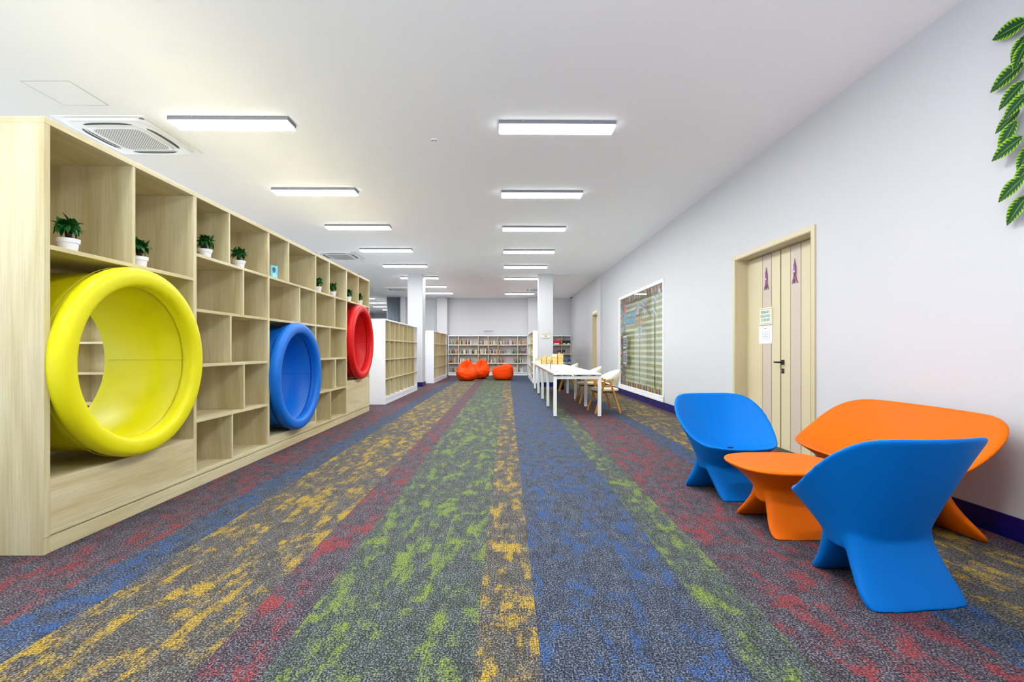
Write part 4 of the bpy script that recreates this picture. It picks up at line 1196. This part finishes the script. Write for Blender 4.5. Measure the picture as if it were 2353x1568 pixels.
# binders in the white unit behind the right column (its cells open to the left)
def binder(y, z, h, m, label, wdt=0.09):
    t = thing('binder', label, 'binder', (0.888, y, z), 0, 'binders in the white unit behind the right column')
    mesh_obj('cover', B(0, 0.24, -wdt/2, wdt/2, 0, h, 0.003), m, t)
    mesh_obj('spine_label', B(-0.002, 0, -wdt*.3, wdt*.3, h*0.55, h*0.8), M['paper'], t)
cells = [(0, 'top', 1.367), (1, 'second', 0.953), (2, 'third', 0.541), (3, 'bottom', 0.156)]
order = NTH
for rr, rn, z in cells:
    pats = {0: [('navy', 0.24, 2), ('dark', 0.24, 1)], 1: [('dark', 0.26, 1), ('yellow', 0.2, 3), ('green', 0.2, 2)], 2: [('red', 0.26, 2), ('blue', 0.26, 2), ('dark', 0.26, 3)], 3: [('red', 0.26, 3), ('dark', 0.26, 3)]}[rr]
    k = 0; y = 16.60
    for c, h, cnt in pats:
        for _ in range(cnt):
            bay = int((y-16.5)/0.4525); edge = 16.5+(bay+1)*0.4525
            if y+0.06 > edge: y = edge+0.065
            binder(y, z, h, BM[c], '%s binder, %s shelf, %s from the near end of the white unit behind the column' % (c, rn, order[k]))
            y += 0.105; k += 1
# two line sign over the back bookcase
bm = bmesh.new(); RT = Matrix.Rotation(R(90), 4, 'X')
t = thing('wall_lettering', 'two lines of small grey lettering on the back wall above the bookcase', 'lettering', (-0.84, 21.94, 1.90))
text_bm(bm, 'INTERMEDIATE', 0.065, Matrix.Translation((0, -0.003, 0.085)) @ RT, 0.002, 0.001); mesh_obj('upper_line', bm, M['ink'], t)
bm = bmesh.new(); text_bm(bm, 'Fiction Section', 0.055, Matrix.Translation((0, -0.003, 0.0)) @ RT, 0.002); mesh_obj('lower_line', bm, M['ink'], t)
# framed sign on the right column
t = thing('column_sign', 'cream framed sign on the right column reading SECONDARY READING AREA', 'sign', (1.20, 14.948, 1.51))
mesh_obj('sign_board', B(-0.135, 0.135, 0, 0.008, 0, 0.185, 0.001), M['cream_frame'], t)
bm = bmesh.new()
for a, b2, z0, z1 in ((-0.128, 0.128, 0.172, 0.178), (-0.128, 0.128, 0.007, 0.013), (-0.128, -0.122, 0.007, 0.178), (0.122, 0.128, 0.007, 0.178)): box(bm, a, b2, -0.0015, 0, z0, z1)
mesh_obj('border', bm, M['ink'], t)
bm = bmesh.new(); text_bm(bm, 'SECONDARY\nREADING\nAREA', 0.042, Matrix.Translation((0, -0.0015, 0.093)) @ RT, 0.001, 0.001, line=0.95); mesh_obj('lettering', bm, M['ink'], t)

# ------------------------------------------------------------------ bean bags
def beanbag(kind, label, loc, rotz):
    t = thing('bean_bag', label, 'bean bag', loc, rotz, 'orange red bean bags')
    bm = bmesh.new(); N = 72; rings = []
    MM = 40
    for i in range(MM+1):
        v = i/MM; ph = -PI/2 + PI*v
        rr = []
        for j in range(N):
            th = 2*PI*j/N; c, s = math.cos(th), math.sin(th)
            if kind == 'pear':
                r = 0.40*max(0.0, math.cos(ph))**0.55
                z = 0.36 + 0.36*math.sin(ph)
                q = max(0, (z-0.30)/0.42)
                x, y = r*c*(1-0.30*q*q), r*s*(1-0.30*q*q)
                # high crumpled back at +y and a seat dent in front
                lift = smooth01((s*0.9+0.35))*q
                z = z*(0.80) + 0.20*lift
                y += 0.10*q
                dent = math.exp(-((x)**2/0.035 + (y+0.06)**2/0.03))*0.16*smooth01(q*2)
                z -= dent
            else:
                cc = abs(c)**0.75*math.copysign(1, c); ss_ = abs(s)**0.75*math.copysign(1, s)
                r = max(0.0, math.cos(ph))**0.42
                x, y = 0.40*r*cc, 0.36*r*ss_
                z = 0.29 + 0.28*math.copysign(abs(math.sin(ph))**0.85, math.sin(ph)) + 0.04*c*max(0, math.sin(ph))
            p = Vector((x, y, z))
            nrm = Vector((x, y, (z-0.3))).normalized()
            wr_ = 0.014*math.sin(5*th+3*math.sin(z*9)+z*16)*smooth01(z/0.25) + 0.012*mn.noise(Vector((x*7, y*7, z*12+loc[0]))) + 0.010*math.sin(z*46+2.0*math.sin(th*3))*smooth01(z*2)
            p += nrm*wr_*(1.0 if kind == 'pear' else 0.5)
            p.z = max(0.0, p.z)
            rr.append(p)
        rings.append(rr)
    zm = min(p.z for r in rings for p in r)
    for r in rings:
        for p in r: p.z -= zm
    loft(bm, rings)
    mesh_obj('bag', bm, M['bean'], t, True)
    bm = bmesh.new()
    if kind == 'pear':
        cyl(bm, (-0.03, 0.20, 0.655), (0.03, 0.21, 0.685), 0.012, 0.012, 8)
    else:
        cyl(bm, (0.10, -0.02, 0.585), (0.18, -0.02, 0.60), 0.010, 0.010, 8)
    mesh_obj('loop_handle', bm, M['bean'], t, True)
beanbag('pear', 'slumped orange red bean bag at the front left before the back bookcase', (-1.48, 17.9, 0), R(8))
beanbag('pear', 'orange red bean bag half behind the front left one', (-1.10, 19.1, 0), R(-28))
beanbag('cube', 'plump squarish orange red bean bag standing alone on the right', (-0.155, 18.35, 0), R(-6))

# ------------------------------------------------------------------ long white table
tb = thing('reading_table', 'long white reading table on square white metal legs by the right column', 'table', (0.795, 8.22, 0))
TL = 6.02; TW = 0.815
n_top = 4
for k in range(n_top):
    a = k*TL/n_top; b2 = (k+1)*TL/n_top-0.003
    tp = mesh_obj('tabletop', B(0, TW, a, b2, 0.72, 0.745, 0.002), M['tabletop'], tb)
    mesh_obj('edge_band', B(-0.0025, 0, a+0.004, b2-0.004, 0.722, 0.743), M['tedge'], tp)
FY = [0.05, 1.49, 2.96, 4.39, 5.96]
for k, y in enumerate(FY):
    for x in (0.0, TW-0.055):
        lg = mesh_obj('leg', B(x, x+0.055, y-0.027, y+0.027, 0.012, 0.697, 0.003), M['tleg'], tb)
        mesh_obj('foot', B(x+0.004, x+0.051, y-0.023, y+0.023, 0, 0.0125), M['blackp'], lg)
    mesh_obj('crossbar', B(0.055, TW-0.055, y-0.025, y+0.025, 0.645, 0.695, 0.003), M['tleg'], tb)
for x in (0.09, TW-0.13): mesh_obj('side_rail', B(x, x+0.04, 0.076, 5.93, 0.697, 0.7195), M['greym'], tb)

# acrylic table stands
for k, (x, y, hgt, rz) in enumerate(((0.95, 11.9, 0.15, 0), (0.927, 10.29, 0.17, 80), (0.911, 8.95, 0.15, 10))):
    t = thing('sign_holder', ('small clear sign holder on the white table, farthest of three', 'grey post sign holder in the middle of the three on the white table', 'clear sign holder on the white table nearest the camera')[k], 'sign holder', (x, y, 0.745), R(rz), 'sign holders on the table')
    bm = bmesh.new(); lathe(bm, [(0.040, 0), (0.040, 0.004), (0.030, 0.007)], 24); mesh_obj('base', bm, M['chrome'], t)
    if k == 1: mesh_obj('post', B(-0.055, 0.055, -0.006, 0.006, 0.007, hgt, 0.002), M['greym'], t)
    else: mesh_obj('clear_panel', B(-0.05, 0.05, -0.002, 0.002, 0.007, hgt), M['acryl'], t)

# stacks of books on the far table end
PG = [mat('page_block', srgb(*c), 0.8, var=(150, 0.12)) for c in ((222, 186, 104), (232, 206, 132), (214, 176, 92), (238, 222, 176))]
def flat_book(w_, d_, h_, pm, cm):
    bm = bmesh.new()
    box(bm, -w_/2, w_/2, -d_/2, d_/2, 0, 0.0018); box(bm, -w_/2, w_/2, -d_/2, d_/2, h_-0.0018, h_); box(bm, -w_/2, w_/2, d_/2-0.002, d_/2, 0, h_)
    box(bm, -w_/2+0.002, w_/2-0.002, -d_/2+0.002, d_/2-0.002, 0.0018, h_-0.0018, mi=1)
    me = bpy.data.meshes.new('book'); bmesh.ops.recalc_face_normals(bm, faces=bm.faces); bm.to_mesh(me); bm.free(); me.materials.append(cm); me.materials.append(pm); return me
random.seed(9)
stk = [(0.865, 0.15, 0.155, 'leftmost'), (1.02, 0.135, 0.225, 'second'), (1.165, 0.145, 0.205, 'middle'), (1.315, 0.145, 0.29, 'fourth'), (1.478, 0.155, 0.31, 'rightmost')]
for k, (x, wd, hh, nm) in enumerate(stk):
    z = 0.7455; n = 1
    while z < 0.745+hh-0.015:
        h_ = random.choice((0.022, 0.028, 0.034, 0.040)); w2 = wd*random.uniform(0.88, 0.98)
        if z+h_ > 0.745+hh+0.012: h_ = 0.022
        white = (k == 0 and n < 4) or (k == 3 and z > 0.745+0.19)
        pm = PG[3] if white else random.choice(PG[:3]); cm = BM['white'] if white else BM[random.choice(('tan', 'yellow', 'cream', 'orange', 'cream'))]
        o = bpy.data.objects.new('book', flat_book(w2, 0.20, h_, pm, cm)); C.objects.link(o)
        o.location = (x+random.uniform(-.004, .004), 13.42, z); o.rotation_euler = (0, 0, R(random.uniform(-3, 3)))
        tag(o, '%s book lying %s from the bottom in the %s book stack on the white table' % ('white' if white else 'yellowed', NTH[n-1], nm), 'book', 'stacked books on the white table')
        z += h_+0.0006; n += 1

# ------------------------------------------------------------------ A-frame chairs
def make_chair():
    """faces -x; origin on the floor under the seat centre"""
    t = thing('reading_chair', '', 'chair')
    # seat: padded rounded slab
    bm = bmesh.new(); rings = []
    for z, k in ((0.392, 0.86), (0.398, 0.95), (0.412, 1.0), (0.432, 1.0), (0.446, 0.95), (0.450, 0.80)):
        rings.append([Vector((x*0.235*k, y*0.225*k, z)) for x, y in [sup(2*PI*j/40, 3.6) for j in range(40)]])
    loft(bm, rings); mesh_obj('seat', bm, M['cream'], t, True, angle=60)
    mesh_obj('seat_board', B(-0.20, 0.20, -0.19, 0.19, 0.376, 0.393, 0.003), M['trunk'], t)
    # wrap round backrest (shell)
    bm = bmesh.new(); outer = []; n = 28
    for i in range(n+1):
        a = R(-112 + 224*i/n); ca, sa = math.cos(a), math.sin(a)
        q = abs(i/n*2-1)
        zt = 0.785 - 0.20*q**1.8; zb = 0.475 + 0.115*q**2.2
        rb, rt_ = 0.235, 0.285
        def pt(r, z): return Vector((0.01 + r*0.98*ca, r*0.98*sa, z))
        zm = (zt+zb)/2; rm_ = (rb+rt_)/2+0.012
        outer.append([pt(rb, zb), pt(rm_, zm), pt(rt_, zt-0.012), pt(rt_-0.016, zt), pt(rt_-0.034, zt-0.012), pt(rm_-0.038, zm), pt(rb-0.030, zb+0.006)])
    loft(bm, outer); mesh_obj('backrest', bm, M['cream'], t, True, angle=70)
    for s in (-1, 1):
        ap = Vector((-0.02, s*0.245, 0.60))
        for dx, xf in ((0.02, 0.235), (-0.02, -0.225)):
            bm = bmesh.new(); beam(bm, (ap.x+xf-dx*0+dx*0, ap.y+s*0.015, 0.0), (ap.x+dx*2.2, ap.y, 0.60), 0.030, 0.044, up=Vector((0, 1, 0)), bev=0.004)
            for v in bm.verts:
                if v.co.z < 0: v.co.z = 0
            mesh_obj('leg', bm, M['chairwood'], t)
        bm = bmesh.new(); box(bm, ap.x-0.15, ap.x+0.11, ap.y-0.02, ap.y+0.02, 0.597, 0.622, 0.006); mesh_obj('armrest', bm, M['chairwood'], t)
        bm = bmesh.new(); box(bm, ap.x-0.055, ap.x+0.055, ap.y-0.012, ap.y+0.012, 0.47, 0.515, 0.008); mesh_obj('brace', bm, M['chairwood'], t)
    bm = bmesh.new(); box(bm, -0.15, -0.11, -0.24, 0.24, 0.346, 0.376, 0.003); box(bm, 0.09, 0.13, -0.24, 0.24, 0.346, 0.376, 0.003); mesh_obj('seat_rail', bm, M['chairwood'], t)
    return t
ch = make_chair()
for k, (x, y, rz, l) in enumerate(((1.80, 8.93, 6, 'cream wrap-back chair on amber A-frame legs, nearest at the white table'),
                                (1.78, 10.55, 2, 'cream A-frame wooden chair, second along the white table'),
                                (1.68, 13.35, -4, 'cream A-frame wooden chair at the far end of the white table'))):
    o = ch if k == 0 else copy_tree(ch)
    o.location = (x, y, 0); o.rotation_euler = (0, 0, R(rz)); o['label'] = l; o['group'] = 'cream chairs at the white table'
# black bag under the table
t = thing('backpack', 'black bag standing on the floor under the far table end', 'bag', (1.52, 13.95, 0))
bm = bmesh.new(); loft(bm, [[Vector((x*0.13*k, y*0.09*k, z)) for x, y in [sup(2*PI*j/32, 3.2) for j in range(32)]] for z, k in ((0, .85), (0.02, 1), (0.15, 1.05), (0.28, .95), (0.36, .7), (0.385, .3))])
mesh_obj('body', bm, M['blackp'], t, True)
bm = bmesh.new(); pts = [Vector((0.05*math.cos(a), 0, 0.38+0.05*math.sin(a))) for a in [PI*k/8 for k in range(9)]]
for a, b2 in zip(pts, pts[1:]): cyl(bm, a, b2, 0.006, 0.006, 6)
mesh_obj('handle', bm, M['blackp'], t)
